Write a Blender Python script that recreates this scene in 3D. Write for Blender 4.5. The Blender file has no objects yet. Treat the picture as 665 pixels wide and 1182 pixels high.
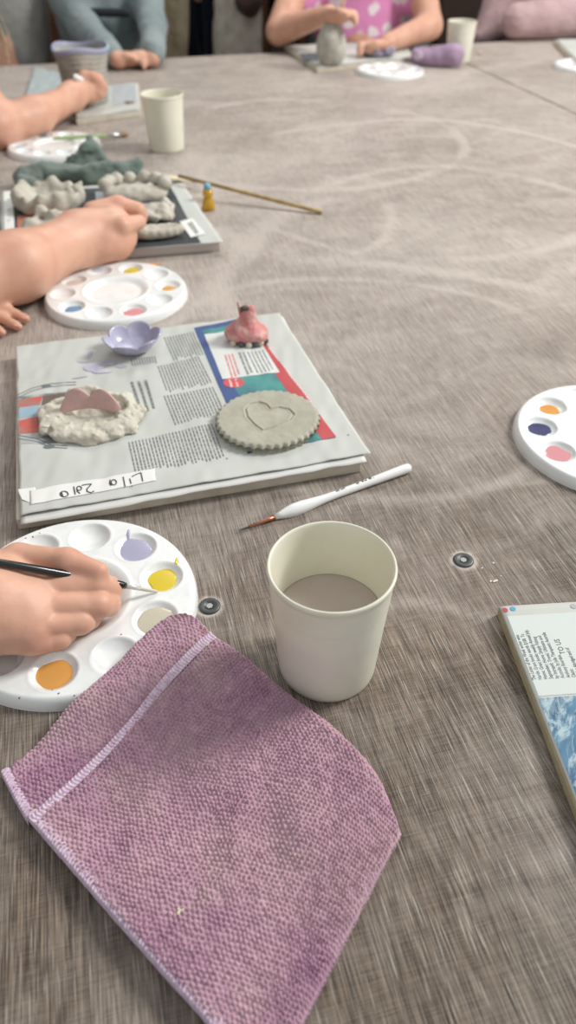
import bpy, math, random
import numpy as np
from mathutils import Vector, Matrix
random.seed(7)
C = bpy.context.scene.collection
TZ = 0.75            # table top height
H = 0.40             # camera above the table
F = 853.7
PITCH = math.atan(746/854.0)
SP, CP = math.sin(PITCH), math.cos(PITCH)

def P(x, y, z=0.0):
    """world point seen at photo pixel (x,y) at height z above the table"""
    dx = (x-332.5)/F; dy = -(y-591)/F
    vy = CP+dy*SP; vz = -SP+dy*CP
    t = (H-z)/-vz
    return Vector((dx*t, vy*t, TZ+z))
def Q(x, y, Y):
    """world point seen at photo pixel (x,y) at ground distance Y"""
    dx = (x-332.5)/F; dy = -(y-591)/F
    vy = CP+dy*SP; vz = -SP+dy*CP
    t = Y/vy
    return Vector((dx*t, Y, TZ+H+vz*t))

# ------------------------------------------------------------------ materials
def s2l(c):
    return tuple(((v/255)/12.92 if v/255 <= .04045 else ((v/255+.055)/1.055)**2.4) for v in c)
MATS = {}
def mat(name, col, rough=.5, spec=.5, sss=0, noise=None, bump=None, trans=0, coat=0, metal=0, sheen=0, alpha=None, ior=None):
    """col sRGB 0-255; noise=(col2, scale, lo, hi); bump=(scale, strength, dist)"""
    if name in MATS: return MATS[name]
    m = bpy.data.materials.new(name); m.use_nodes = True
    nt = m.node_tree; b = nt.nodes['Principled BSDF']
    b.inputs['Base Color'].default_value = (*s2l(col), 1)
    b.inputs['Roughness'].default_value = rough
    b.inputs['Specular IOR Level'].default_value = spec
    b.inputs['Metallic'].default_value = metal
    b.inputs['Transmission Weight'].default_value = trans
    b.inputs['Coat Weight'].default_value = coat
    b.inputs['Sheen Weight'].default_value = sheen
    if ior: b.inputs['IOR'].default_value = ior
    if sss:
        b.inputs['Subsurface Weight'].default_value = sss
        b.inputs['Subsurface Radius'].default_value = (1, .35, .2)
        b.inputs['Subsurface Scale'].default_value = .006
    tc = nt.nodes.new('ShaderNodeTexCoord')
    if noise:
        n = nt.nodes.new('ShaderNodeTexNoise'); n.inputs['Scale'].default_value = noise[1]; n.inputs['Detail'].default_value = 5
        r = nt.nodes.new('ShaderNodeValToRGB')
        r.color_ramp.elements[0].position = noise[2]; r.color_ramp.elements[1].position = noise[3]
        r.color_ramp.elements[0].color = (*s2l(col), 1); r.color_ramp.elements[1].color = (*s2l(noise[0]), 1)
        nt.links.new(tc.outputs['Object'], n.inputs['Vector']); nt.links.new(n.outputs['Fac'], r.inputs['Fac'])
        nt.links.new(r.outputs['Color'], b.inputs['Base Color'])
    if bump:
        n = nt.nodes.new('ShaderNodeTexNoise'); n.inputs['Scale'].default_value = bump[0]; n.inputs['Detail'].default_value = 6
        bp = nt.nodes.new('ShaderNodeBump'); bp.inputs['Strength'].default_value = bump[1]; bp.inputs['Distance'].default_value = bump[2]
        nt.links.new(tc.outputs['Object'], n.inputs['Vector']); nt.links.new(n.outputs['Fac'], bp.inputs['Height'])
        nt.links.new(bp.outputs['Normal'], b.inputs['Normal'])
    MATS[name] = m
    return m

class NT:
    """small helper to write node maths"""
    def __init__(s, m): s.nt = m.node_tree
    def n(s, t, **k):
        x = s.nt.nodes.new(t)
        for a, v in k.items(): setattr(x, a, v)
        return x
    def l(s, a, b): s.nt.links.new(a, b)
    def val(s, sock, v):
        if isinstance(v, (int, float)): sock.default_value = v
        else: s.l(v, sock)
    def m(s, op, a, b=0.0, c=None):
        x = s.n('ShaderNodeMath', operation=op)
        s.val(x.inputs[0], a); s.val(x.inputs[1], b)
        if c is not None: s.val(x.inputs[2], c)
        return x.outputs[0]
    def noise(s, vec, scale, detail=3, rough=.5, loc=(0,0,0), sc=(1,1,1), dist=0):
        mp = s.n('ShaderNodeMapping'); mp.inputs['Location'].default_value = loc; mp.inputs['Scale'].default_value = sc
        s.l(vec, mp.inputs['Vector'])
        x = s.n('ShaderNodeTexNoise'); x.inputs['Scale'].default_value = scale; x.inputs['Detail'].default_value = detail
        x.inputs['Roughness'].default_value = rough; x.inputs['Distortion'].default_value = dist
        s.l(mp.outputs[0], x.inputs['Vector']); return x.outputs['Fac']
    def ss(s, v, lo, hi):
        x = s.n('ShaderNodeMapRange', interpolation_type='SMOOTHSTEP')
        s.val(x.inputs[0], v); x.inputs[1].default_value = lo; x.inputs[2].default_value = hi
        return x.outputs[0]
    def mix(s, f, a, b):
        x = s.n('ShaderNodeMix', data_type='RGBA')
        s.val(x.inputs[0], f)
        for i, v in ((6, a), (7, b)):
            if isinstance(v, tuple): x.inputs[i].default_value = (*s2l(v), 1)
            else: s.l(v, x.inputs[i])
        return x.outputs[2]

# ------------------------------------------------------------------ objects
ORG = {}
def link(name, V, Fc, m, parent=None, smooth=True, org=None):
    """one mesh object from world-space vertices"""
    V = np.asarray([tuple(v) for v in V] if not isinstance(V, np.ndarray) else V, dtype=np.float64)
    if parent is not None: o0 = ORG[parent.name]
    elif org is not None: o0 = Vector(org)
    else:
        mn = V.min(0); mx = V.max(0); o0 = Vector(((mn[0]+mx[0])/2, (mn[1]+mx[1])/2, mn[2]))
    me = bpy.data.meshes.new(name)
    V2 = V-np.array(o0)
    if isinstance(Fc, np.ndarray) and Fc.ndim == 2:
        nf, k = Fc.shape
        me.vertices.add(len(V2)); me.vertices.foreach_set('co', V2.astype(np.float32).ravel())
        me.loops.add(nf*k); me.loops.foreach_set('vertex_index', Fc.astype(np.int32).ravel())
        me.polygons.add(nf); me.polygons.foreach_set('loop_start', np.arange(0, nf*k, k, dtype=np.int32))
        me.update(calc_edges=True); me.validate()
    else:
        me.from_pydata([tuple(v) for v in V2], [], [tuple(int(i) for i in f) for f in Fc]); me.update()
    me.polygons.foreach_set('use_smooth', [smooth]*len(me.polygons))
    me.materials.append(m)
    o = bpy.data.objects.new(name, me); C.objects.link(o)
    if parent is not None: o.parent = parent
    else: o.location = o0
    ORG[o.name] = o0.copy()
    return o
def empty(name, loc):
    o = bpy.data.objects.new(name, None); C.objects.link(o); o.location = loc; o.empty_display_size = .02
    ORG[o.name] = Vector(loc); return o
def tag(o, label, cat, group=None):
    o['label'] = label; o['category'] = cat
    if group: o['group'] = group
    return o
def struct(o): o['kind'] = 'structure'; return o

def box(x0, x1, y0, y1, z0, z1):
    V = [(x, y, z) for z in (z0, z1) for y in (y0, y1) for x in (x0, x1)]
    return V, [(0,2,3,1),(4,5,7,6),(0,1,5,4),(2,6,7,3),(0,4,6,2),(1,3,7,5)]
def bevel(o, w=.001, seg=2):
    md = o.modifiers.new('b', 'BEVEL'); md.width = w; md.segments = seg; md.limit_method = 'ANGLE'
    return o
def grid_faces(nu, nv, closed_u=False, off=0):
    i, j = np.meshgrid(np.arange(nu if closed_u else nu-1), np.arange(nv-1), indexing='ij')
    i2 = (i+1) % nu
    a = i*nv+j; b = i2*nv+j; c = i2*nv+j+1; d = i*nv+j+1
    return np.stack([a, b, c, d], -1).reshape(-1, 4)+off
def lathe(profile, n=64, center=(0,0,0), sx=1, sy=1):
    """profile [(r,z)] bottom->top outward"""
    cx, cy, cz = center
    V = []
    for k in range(n):
        a = 2*math.pi*k/n
        for r, z in profile: V.append((cx+sx*r*math.cos(a), cy+sy*r*math.sin(a), cz+z))
    return V, grid_faces(n, len(profile), True)
def axis_lathe(A, B, prof, n=24, flat=1.0):
    """surface of revolution along A->B; prof [(t,r)]"""
    A = Vector(A); B = Vector(B); d = (B-A); L = d.length; d.normalize()
    u = d.cross(Vector((0,0,1))).normalized(); w = u.cross(d)
    V = []
    for k in range(n):
        a = 2*math.pi*k/n
        for t, r in prof:
            V.append(A+d*(L*t)+u*(r*math.cos(a))+w*(r*flat*math.sin(a)))
    return V, grid_faces(n, len(prof), True)[:, ::-1]
def merge(parts):
    V = []; Fs = []
    for v, f in parts:
        o = len(V); V += [tuple(x) for x in v]; Fs += [tuple(int(i)+o for i in q) for q in f]
    return V, Fs

# ------------------------------------------------------------------ noise + sdf mesher
def vnoise(p, scale, seed=0):
    p = np.asarray(p)*scale+seed*17.31
    i = np.floor(p).astype(np.int64); f = p-i; f = f*f*(3-2*f)
    def h(a, b, c):
        n = (a*73856093) ^ (b*19349663) ^ (c*83492791) ^ (seed*2654435)
        n = (n ^ (n >> 13))*1274126177 & 0x7fffffff
        n = (n ^ (n >> 16)) & 0xffff
        return n/65535.0
    x, y, z = i[..., 0], i[..., 1], i[..., 2]; fx, fy, fz = f[..., 0], f[..., 1], f[..., 2]
    r = 0
    for dx in (0, 1):
        for dy in (0, 1):
            for dz in (0, 1):
                r = r+h(x+dx, y+dy, z+dz)*(fx if dx else 1-fx)*(fy if dy else 1-fy)*(fz if dz else 1-fz)
    return r*2-1
def fbm(p, scale, seed=0, oct=3):
    return sum(vnoise(p, scale*2**k, seed+k)*.5**k for k in range(oct))

def smin(a, b, k):
    if k <= 0: return np.minimum(a, b)
    h = np.maximum(k-np.abs(a-b), 0)/k
    return np.minimum(a, b)-h*h*k*.25
def prim_d(X, pr):
    if pr[0] == 'e':
        _, c, r = pr[:3]; c = np.array(c); r = np.array(r)
        q = X-c
        if len(pr) > 3:
            a = pr[3]; ca, sa = math.cos(a), math.sin(a)
            q = np.stack([q[..., 0]*ca+q[..., 1]*sa, -q[..., 0]*sa+q[..., 1]*ca, q[..., 2]], -1)
        k0 = np.linalg.norm(q/r, axis=-1); k1 = np.linalg.norm(q/(r*r), axis=-1)+1e-9
        return k0*(k0-1)/k1
    a, b, ra, rb = pr; a = np.array(a); b = np.array(b); ab = b-a
    t = np.clip(((X-a)@ab)/(ab@ab+1e-12), 0, 1)
    return np.linalg.norm(X-a-t[..., None]*ab, axis=-1)-(ra+(rb-ra)*t)
def sdf_mesh(groups, vox, disp=None, pad=.006, cuts=(), floor=None):
    """groups [(prims, k_inside, k_merge)]; returns V,F of one continuous surface"""
    lo = np.full(3, 1e9); hi = -lo
    for prims, _, _ in groups:
        for pr in prims:
            if pr[0] == 'e': c = np.array(pr[1]); r = max(pr[2]); a = c-r; b = c+r
            else:
                r = max(pr[2], pr[3]); a = np.minimum(pr[0], pr[1])-r; b = np.maximum(pr[0], pr[1])+r
            lo = np.minimum(lo, a); hi = np.maximum(hi, b)
    lo = lo-pad-2*vox; hi = hi+pad+2*vox
    n = np.ceil((hi-lo)/vox).astype(int)+1
    ax = [lo[i]+vox*np.arange(n[i]) for i in range(3)]
    X = np.stack(np.meshgrid(*ax, indexing='ij'), -1)
    def block(a, b, mg):
        i0 = np.clip(np.floor((np.asarray(a)-mg-lo)/vox).astype(int), 0, n-1); i1 = np.clip(np.ceil((np.asarray(b)+mg-lo)/vox).astype(int)+1, 1, n)
        return tuple(slice(p, q) for p, q in zip(i0, i1))
    D = np.full(tuple(n), 1.0)
    for prims, ki, km in groups:
        g = np.full(tuple(n), 1.0)
        for pr in prims:
            if pr[0] == 'e': c = np.array(pr[1]); r = max(pr[2]); a, b = c-r, c+r
            else: r = max(pr[2], pr[3]); a = np.minimum(pr[0], pr[1])-r; b = np.maximum(pr[0], pr[1])+r
            bl = block(a, b, max(ki, km)+4*vox+.008)
            g[bl] = smin(g[bl], prim_d(X[bl], pr), ki)
        D = smin(D, g, km)
    for pr, k in cuts:
        d = -prim_d(X, pr); D = -smin(-D, -d, k)
    if disp is not None:
        near = np.abs(D) < .012+4*vox; D[near] += disp(X[near])
    if floor is not None: D = np.maximum(D, floor-X[..., 2])
    S = D < 0
    S[0] = S[-1] = False; S[:, 0] = S[:, -1] = False; S[:, :, 0] = S[:, :, -1] = False
    D = np.where(S, D, np.abs(D)+1e-6)
    cs = [(a, b, c) for a in (0, 1) for b in (0, 1) for c in (0, 1)]
    nx, ny, nz = n-1
    sl = lambda A, o: A[o[0]:o[0]+nx, o[1]:o[1]+ny, o[2]:o[2]+nz]
    cnt = sum(sl(S, o).astype(np.int8) for o in cs)
    act = (cnt > 0) & (cnt < 8)
    idx = np.argwhere(act)
    acc = np.zeros((len(idx), 3)); w = np.zeros(len(idx))
    i0, j0, k0 = idx.T
    for o in cs:
        for axn in range(3):
            if o[axn]: continue
            o2 = list(o); o2[axn] = 1
            a = D[i0+o[0], j0+o[1], k0+o[2]]; b = D[i0+o2[0], j0+o2[1], k0+o2[2]]
            m = (a < 0) != (b < 0)
            t = np.where(m, a/np.where(m, a-b, 1), 0)
            p = np.tile(np.array(o, float), (len(idx), 1)); p[:, axn] += t
            acc[m] += p[m]; w[m] += 1
    V = lo+vox*(idx+acc/w[:, None])
    ids = -np.ones(act.shape, np.int64); ids[act] = np.arange(len(idx))
    Fs = []
    for axn in range(3):
        u, v = [(1, 2), (2, 0), (0, 1)][axn]
        sh = [slice(None)]*3; sh2 = [slice(None)]*3
        sh[axn] = slice(0, -1); sh2[axn] = slice(1, None)
        A = S[tuple(sh)]; B = S[tuple(sh2)]
        e = np.argwhere(A != B)
        e = e[(e[:, u] > 0) & (e[:, v] > 0) & (e[:, u] < act.shape[u]) & (e[:, v] < act.shape[v])]
        def cell(du, dv):
            q = e.copy(); q[:, u] += du; q[:, v] += dv; return ids[q[:, 0], q[:, 1], q[:, 2]]
        quad = np.stack([cell(-1, -1), cell(0, -1), cell(0, 0), cell(-1, 0)], -1)
        ins = A[e[:, 0], e[:, 1], e[:, 2]]
        quad[~ins] = quad[~ins][:, ::-1]
        Fs.append(quad)
    return V, np.concatenate(Fs)
def R(a, b, ra, rb=None): return (tuple(a), tuple(b), ra, ra if rb is None else rb)
def chain(pts, rs): return [R(pts[i], pts[i+1], rs[i], rs[i+1]) for i in range(len(pts)-1)]

# ------------------------------------------------------------------ camera, light, world
cam = bpy.data.cameras.new('camera'); camo = bpy.data.objects.new('camera', cam); C.objects.link(camo)
camo.location = (0, 0, TZ+H); camo.rotation_euler = (math.pi/2-PITCH, 0, 0)
cam.sensor_fit = 'VERTICAL'; cam.sensor_height = 36; cam.lens = 26; cam.clip_start = .02
cam.dof.use_dof = True; cam.dof.focus_distance = .50; cam.dof.aperture_fstop = 26/4.2
bpy.context.scene.camera = camo
sc = bpy.context.scene
sc.view_settings.view_transform = 'Standard'; sc.view_settings.look = 'None'
sc.view_settings.exposure = 0.0; sc.view_settings.gamma = 1; sc.view_settings.use_curve_mapping = False
w = bpy.data.worlds.new('world'); sc.world = w; w.use_nodes = True
w.node_tree.nodes['Background'].inputs[0].default_value = (.93, .97, 1, 1)
w.node_tree.nodes['Background'].inputs[1].default_value = .57
def area(name, loc, target, size, power, col=(1, 1, 1), sy=None):
    l = bpy.data.lights.new(name, 'AREA'); l.energy = power; l.color = col; l.shape = 'RECTANGLE'
    l.size = size; l.size_y = sy or size
    o = bpy.data.objects.new(name, l); C.objects.link(o); o.location = loc
    o.rotation_euler = (Vector(target)-Vector(loc)).to_track_quat('-Z', 'Y').to_euler()
area('window_daylight', (2.05, 1.35, 2.55), (0, .45, .75), .7, 80, (1, .98, .95), .8)
area('ceiling_light', (.1, 3.0, 2.7), (-.1, 1.0, .75), 1.2, 20, (1, .97, .92), .5)

# ------------------------------------------------------------------ table
TH = math.radians(14.3)
GU = Vector((-math.sin(TH), math.cos(TH), 0)); GV = Vector((math.cos(TH), math.sin(TH), 0))
def uv_of(p): return p.dot(GV), p.dot(GU)
UF, US, UL, UN = 2.377, 1.033, -.185, -.10
BOLTS = [P(242, 700), P(535, 647)]
tm = bpy.data.materials.new('weathered_brown_laminate'); tm.use_nodes = True
N = NT(tm); b = tm.node_tree.nodes['Principled BSDF']
oc = N.n('ShaderNodeTexCoord').outputs['Object']
st1 = N.noise(oc, 1, 1, .5, sc=(2900, 42, 1))
st2 = N.noise(oc, 1, 1, .5, (3, 9, 0), (1650, 20, 1))
st3 = N.noise(oc, 1, 1, .5, (13, 2, 0), (50, 2200, 1))
fine = N.m('ADD', N.m('MULTIPLY', st1, .62), N.m('MULTIPLY', st2, .38))
fine = N.m('ADD', fine, N.m('MULTIPLY', N.m('SUBTRACT', st3, .5), .24))
big = N.noise(oc, 5, 3, .5)
c1 = N.mix(N.ss(fine, .33, .68), (46, 37, 29), (136, 123, 108))
c1 = N.mix(N.ss(big, .35, .7), c1, N.mix(N.ss(fine, .38, .66), (58, 46, 37), (136, 117, 100)))
# dried clay dust as blotches and wiping arcs, plus light painted toward the far end
d1 = N.noise(oc, 2.2, 4, .55, (4, 1, 0), dist=.8)
d2 = N.noise(oc, 9, 4, .6, (1, 7, 0), (1, 1.6, 1), dist=1.2)
sep = N.n('ShaderNodeSeparateXYZ'); N.l(oc, sep.inputs[0])
sx_, sy_ = sep.outputs[0], sep.outputs[1]
far_dust_light = N.m('MULTIPLY', N.ss(sy_, .22, 1.0), .55)  # paler far end: more dust, plus grazing light put into the colour
dust_and_light = N.m('MULTIPLY_ADD', N.ss(d1, .35, .72), .30, far_dust_light)
dust_and_light = N.m('MULTIPLY_ADD', N.m('SUBTRACT', N.ss(d2, .35, .7), .4), .22, dust_and_light)
def arc(px, py, rad, wd, amp, seed):
    global dust_and_light
    u, v = uv_of(P(px, py))
    wob = N.m('MULTIPLY', N.m('SUBTRACT', N.noise(oc, 3, 1, loc=(seed, 0, 0)), .5), .10)
    dx = N.m('SUBTRACT', sx_, u); dy = N.m('SUBTRACT', sy_, v)
    dd = N.m('SQRT', N.m('ADD', N.m('MULTIPLY', dx, dx), N.m('MULTIPLY', dy, dy)))
    dd = N.m('ABSOLUTE', N.m('ADD', N.m('SUBTRACT', dd, rad), wob))
    ring = N.m('SUBTRACT', 1.0, N.ss(dd, 0, wd))
    gate = N.ss(N.noise(oc, 3.5, 1, loc=(seed*2.3, 5, 0)), .42, .62)
    dust_and_light = N.m('ADD', dust_and_light, N.m('MULTIPLY', N.m('MULTIPLY', ring, gate), amp))
arc(480, 200, .36, .014, .40, 1); arc(480, 200, .42, .05, .22, 2); arc(520, 240, .22, .02, .3, 3)
arc(350, 160, .30, .02, .3, 4); arc(620, 330, .40, .03, .28, 5); arc(330, 250, .16, .012, .3, 6)
arc(300, 560, .50, .02, .25, 7); arc(640, 700, .30, .015, .3, 8); arc(420, 420, .22, .012, .25, 9)
arc(500, 820, .10, .01, .35, 10)
for bp_ in BOLTS:
    u, v = uv_of(bp_)
    dx = N.m('SUBTRACT', sx_, u); dy = N.m('SUBTRACT', sy_, v)
    dd = N.m('SQRT', N.m('ADD', N.m('MULTIPLY', dx, dx), N.m('MULTIPLY', dy, dy)))
    dd = N.m('ADD', dd, N.m('MULTIPLY', N.m('SUBTRACT', N.noise(oc, 120, 2), .5), .005))
    dust_and_light = N.m('ADD', dust_and_light, N.m('MULTIPLY', N.m('SUBTRACT', 1.0, N.ss(dd, .0072, .0125)), .9))
dust_and_light = N.m('MULTIPLY', dust_and_light, N.m('MULTIPLY_ADD', N.ss(fine, .3, .6), .6, .55))
cl = N.n('ShaderNodeClamp'); N.l(dust_and_light, cl.inputs[0]); cl.inputs[2].default_value = .9
c2 = N.mix(cl.outputs[0], c1, (194, 183, 174))
# sparse bright streaks along the grain
fl = N.ss(N.noise(oc, 1, 2, .5, (8, 8, 0), (1500, 40, 1)), .58, .72)
c2 = N.mix(N.m('MULTIPLY', fl, .62), c2, (196, 188, 176))
N.l(c2, b.inputs['Base Color'])
N.l(N.m('MULTIPLY_ADD', cl.outputs[0], .2, .44), b.inputs['Roughness'])
b.inputs['Specular IOR Level'].default_value = .4
bp = N.n('ShaderNodeBump'); bp.inputs['Strength'].default_value = .35; bp.inputs['Distance'].default_value = .0004
N.l(fine, bp.inputs['Height']); N.l(bp.outputs[0], b.inputs['Normal'])
edge_m = mat('dark_table_edge', (58, 50, 45), .6)
metal_dark = mat('black_steel', (30, 30, 32), .4, metal=.8)

def table(label, u0, u1, v0, v1):
    t = empty('work_table', (0, 0, 0)); t.rotation_euler = (0, 0, TH)
    tag(t, label, 'table')
    def raw(name, V, Fc, m, parent=t, bev=.0015):
        me = bpy.data.meshes.new(name); me.from_pydata(V, [], Fc); me.materials.append(m)
        o = bpy.data.objects.new(name, me); C.objects.link(o); o.parent = parent
        if bev: bevel(o, bev)
        return o
    V, Fc = box(u0, u1, v0, v1, TZ-.028, TZ); raw('tabletop', V, Fc, tm)
    V, Fc = box(u0+.06, u1-.06, v0+.06, v1-.06, TZ-.09, TZ-.0285); raw('apron', V, Fc, edge_m)
    for a in (u0+.1, u1-.16):
        for c in (v0+.1, v1-.16):
            V, Fc = box(a, a+.06, c, c+.06, 0, TZ-.0905); raw('leg', V, Fc, metal_dark)
    return t, raw
t1, raw = table('brown wood-look work table dusted with clay, nearest and largest', UL, US-.002, UN, UF)
steel = mat('dull_zinc', (88, 90, 90), .5, metal=.7, bump=(900, .2, .0003))
hexm = mat('bolt_socket', (170, 172, 168), .7)
ringm = mat('bolt_recess', (60, 60, 60), .5, metal=.5)
for p in BOLTS:
    u, v = uv_of(p)
    V, Fc = lathe([(0, .0001), (.0078, .0001), (.0078, .0006), (.0070, .0013), (.0058, .0014), (.0034, .0011), (.0030, .0004), (0, .0004)], 40, (u, v, TZ))
    o = raw('bolt', V, [tuple(int(i) for i in f) for f in Fc], steel, bev=0); o.data.polygons.foreach_set('use_smooth', [True]*len(o.data.polygons))
    V, Fc = lathe([(0, .0005), (.0025, .0005), (.0025, .0009), (0, .0009)], 6, (u, v, TZ))
    raw('hex_socket', V, [tuple(int(i) for i in f) for f in Fc], hexm, parent=o, bev=0)
table('brown wood-look work table on the right behind the long seam', US+.003, US+1.15, UN, UF)

# ------------------------------------------------------------------ room
fm = mat('grey_vinyl_floor', (96, 90, 84), .6, noise=((78, 72, 66), 6, .4, .6))
V, Fc = box(-3.2, 3.4, -1.5, 4.3, -.05, 0); struct(link('floor', V, Fc, fm, smooth=False))
wm = mat('dark_brown_wall', (62, 50, 42), .8, noise=((48, 38, 31), 3, .4, .6))
V, Fc = box(-3.2, 3.4, 4.2, 4.3, 0, 2.9); struct(link('wall_back', V, Fc, wm, smooth=False))
wm2 = mat('warm_grey_wall', (150, 144, 136), .8)
V, Fc = box(-3.3, -3.2, -1.5, 4.3, 0, 2.9); struct(link('wall_left', V, Fc, wm2, smooth=False))

# ------------------------------------------------------------------ palettes
white_pl = mat('white_glossy_plastic', (238, 240, 238), .22, .5, coat=.3, noise=((226, 230, 228), 60, .5, .7))
PR = .087; WR = .0632; WD = .0152
def pal_h(x, y):
    r = np.hypot(x, y)
    def sst(a, lo, hi):
        t = np.clip((a-lo)/(hi-lo), 0, 1); return t*t*(3-2*t)
    h = .0100-.0045*(1-sst(r, .0285, .0395))
    h = h+.0005*np.exp(-((r-.0405)/.0016)**2)
    for k in range(10):
        a = 2*math.pi*k/10
        wx, wy = WR*math.cos(a), WR*math.sin(a)
        d = np.hypot(x-wx, (y-wy))/WD
        h = h-.0062*np.clip(1-d**2.2, 0, 1)**.8+.0003*np.exp(-((d-1.04)/.07)**2)
    e = np.clip((PR-r)/.0045, 0, 1)
    return np.where(r > PR-.0045, (.0100)*np.sqrt(np.clip(1-(1-e)**2, 0, 1))*.9+.001*e, h)
def make_dish(parent):
    nr, na = 110, 300
    rr = np.concatenate([np.linspace(.0004, PR-.0045, nr-14), PR-.0045*(1-np.sin(np.linspace(0, math.pi/2, 15)[1:]))])
    aa = np.arange(na)*2*math.pi/na
    A, Rr = np.meshgrid(aa, rr, indexing='ij')
    X = Rr*np.cos(A); Y = Rr*np.sin(A); Z = pal_h(X, Y)
    V = np.stack([X, Y, Z], -1).reshape(-1, 3)
    Fs = grid_faces(na, len(rr), True)[:, ::-1]
    # rim wall and underside
    ring = np.stack([(PR-.001)*np.cos(aa), (PR-.001)*np.sin(aa), np.full(na, .0004)], -1)
    ring2 = np.stack([.01*np.cos(aa), .01*np.sin(aa), np.full(na, .0004)], -1)
    n0 = len(V); V = np.concatenate([V, ring, ring2]); L = len(rr)
    i = np.arange(na); j = (i+1) % na
    Fs = np.concatenate([Fs, np.stack([i*L+L-1, n0+i, n0+j, j*L+L-1], -1)[:, ::-1]*1, np.stack([n0+i, n0+na+i, n0+na+j, n0+j], -1)])
    Fs = Fs[:, ::-1]
    o = link('dish', V+np.array(ORG[parent.name]), Fs, white_pl, parent)
    return o
DISH = None
def blob(palroot, cx, cy, rx, ry, rot, m, seed=0, dome=.0004, wob=.18, lvl=None, name='paint', lab=None):
    """paint lying on the palette surface (local coords), filled flat to lvl"""
    n, k = 48, 12
    V = []
    for i in range(n):
        a = 2*math.pi*i/n
        w_ = 1+wob*float(vnoise(np.array([[math.cos(a)*1.3, math.sin(a)*1.3, seed*3.7]]), 1.0, seed+1)[0])
        for j in range(k+1):
            t = j/k
            x = rx*t*w_*math.cos(a); y = ry*t*w_*math.sin(a)
            X = cx+x*math.cos(rot)-y*math.sin(rot); Y = cy+x*math.sin(rot)+y*math.cos(rot)
            h = float(pal_h(np.array(X), np.array(Y)))
            z = h+.00012+dome*(1-t**3)
            if lvl is not None: z = max(h+.00012*(1-t), lvl+dome*(1-t*t)) if t < .98 else h+.00005
            V.append((X, Y, z))
    o0 = ORG[palroot.name]; a = palroot.rotation_euler.z
    V = [Vector(v)+o0 for v in V]
    o = link(name, V, grid_faces(n, k+1, True)[:, ::-1], m, palroot)
    if lab: o['label'] = lab
    return o
def paint(name, col, rough=.25): return mat('paint_'+name, col, rough, .5, coat=.4)
WELLR = .0125
def palette(c, rot, label, wells, group='white round paint palettes'):
    global DISH
    root = empty('paint_palette', c); tag(root, label, 'palette', group)
    if DISH is None: d = make_dish(root); DISH = d
    else:
        d = DISH.copy(); d.name = 'dish'; C.objects.link(d); d.parent = root; d.location = (0, 0, 0)
    root.rotation_euler.z = rot
    for k, (nm, col, sz) in wells.items():
        a = 2*math.pi*k/10
        blob(root, WR*math.cos(a), WR*math.sin(a), WELLR*sz, WELLR*sz*.95, a, paint(nm, col), seed=k, lvl=.0100-.0062*(1-(sz*.82)**2.2)**.8, lab=nm.replace('_', ' ')+' paint')
    return root
def ang(c, px, py):
    q = P(px, py, .008); return math.atan2(q.y-c.y, q.x-c.x)
c1p = P(88, 701, 0)
rot1 = ang(c1p, 187, 668)                       # yellow well is k=0
pal1 = palette(c1p, rot1, 'white round palette nearest the camera, under the painting hand, with lilac, yellow and orange paint',
    {0: ('yellow', (218, 192, 40), .88), 1: ('lilac', (168, 166, 190), 1.02), 9: ('cream', (196, 190, 168), 1.05), 7: ('orange', (220, 160, 84), .92), 6: ('clear_water', (214, 216, 214), .8)})
# strays of paint on the rim
def pl_local(root, px, py):
    q = P(px, py, .0095)-ORG[root.name]; a = -root.rotation_euler.z
    return q.x*math.cos(a)-q.y*math.sin(a), q.x*math.sin(a)+q.y*math.cos(a)
x, y = pl_local(pal1, 204, 649); blob(pal1, x, y, .0042, .0014, 1.6-rot1, paint('yellow', (218, 192, 40)), 3, wob=.5, name='paint_smear')
x, y = pl_local(pal1, 148, 618); blob(pal1, x, y, .0055, .0012, 1.7-rot1, paint('lilac', (168, 166, 190)), 4, wob=.3, name='paint_smear')
for q_ in ((68, 801, .0008), (86, 803, .0005), (22, 805, .0006), (140, 733, .0007), (30, 622, .0008), (38, 620, .0006), (46, 616, .0006), (60, 795, .0006)):
    x, y = pl_local(pal1, q_[0], q_[1]); blob(pal1, x, y, q_[2], q_[2]*.7, 0, paint('dark_speck', (150, 110, 110)), 5, name='paint_speck')
c2p = P(135, 343, 0); rot2 = ang(c2p, 158, 364)    # pink
pal2 = palette(c2p, rot2, 'palette',
    {0: ('pink', (222, 150, 150), .95), 8: ('blue', (92, 142, 176), .85), 2: ('orange', (222, 166, 90), .75), 4: ('yellow', (222, 204, 60), .85), 6: ('beige', (220, 206, 194), .8)})
pal2['label'] = 'white round palette with blue, pink and yellow paint, left between the two newspaper boards'
x, y = pl_local(pal2, 143, 358); blob(pal2, x, y, .003, .0016, 0, paint('pink', (222, 150, 150)), 3, wob=.5, name='paint_smear')
c3p = P(64, 172, 0)
pal3 = palette(c3p, .2, 'white round palette with blue and purple smears, behind the green cloth', {3: ('sky_blue', (120, 170, 200), .9), 5: ('violet', (150, 150, 190), .9), 2: ('leaf_green', (160, 190, 130), .8), 6: ('pale_violet', (190, 190, 214), .8)})
c4p = P(450, 84, 0)
palette(c4p, .1, 'white round palette at the far edge, in front of the girl in pink', {3: ('pale_grey', (214, 220, 216), .8), 6: ('pale_mint', (206, 222, 214), .8)})
c5p = P(703, 510, 0); rot5 = ang(c5p, 638, 525)
palette(c5p, rot5, 'white round palette cut off by the right edge, with dark blue, orange and pink paint',
    {0: ('dusty_pink', (206, 140, 144), .95), 9: ('navy', (62, 62, 104), .88), 8: ('amber', (214, 150, 70), .8), 1: ('yellow', (222, 200, 50), .8)})
c6p = P(678, 79, 0)
palette(c6p, .3, 'white round palette on the far right table, cut off by the frame', {4: ('pale_grey', (214, 220, 216), .8)})

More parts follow.
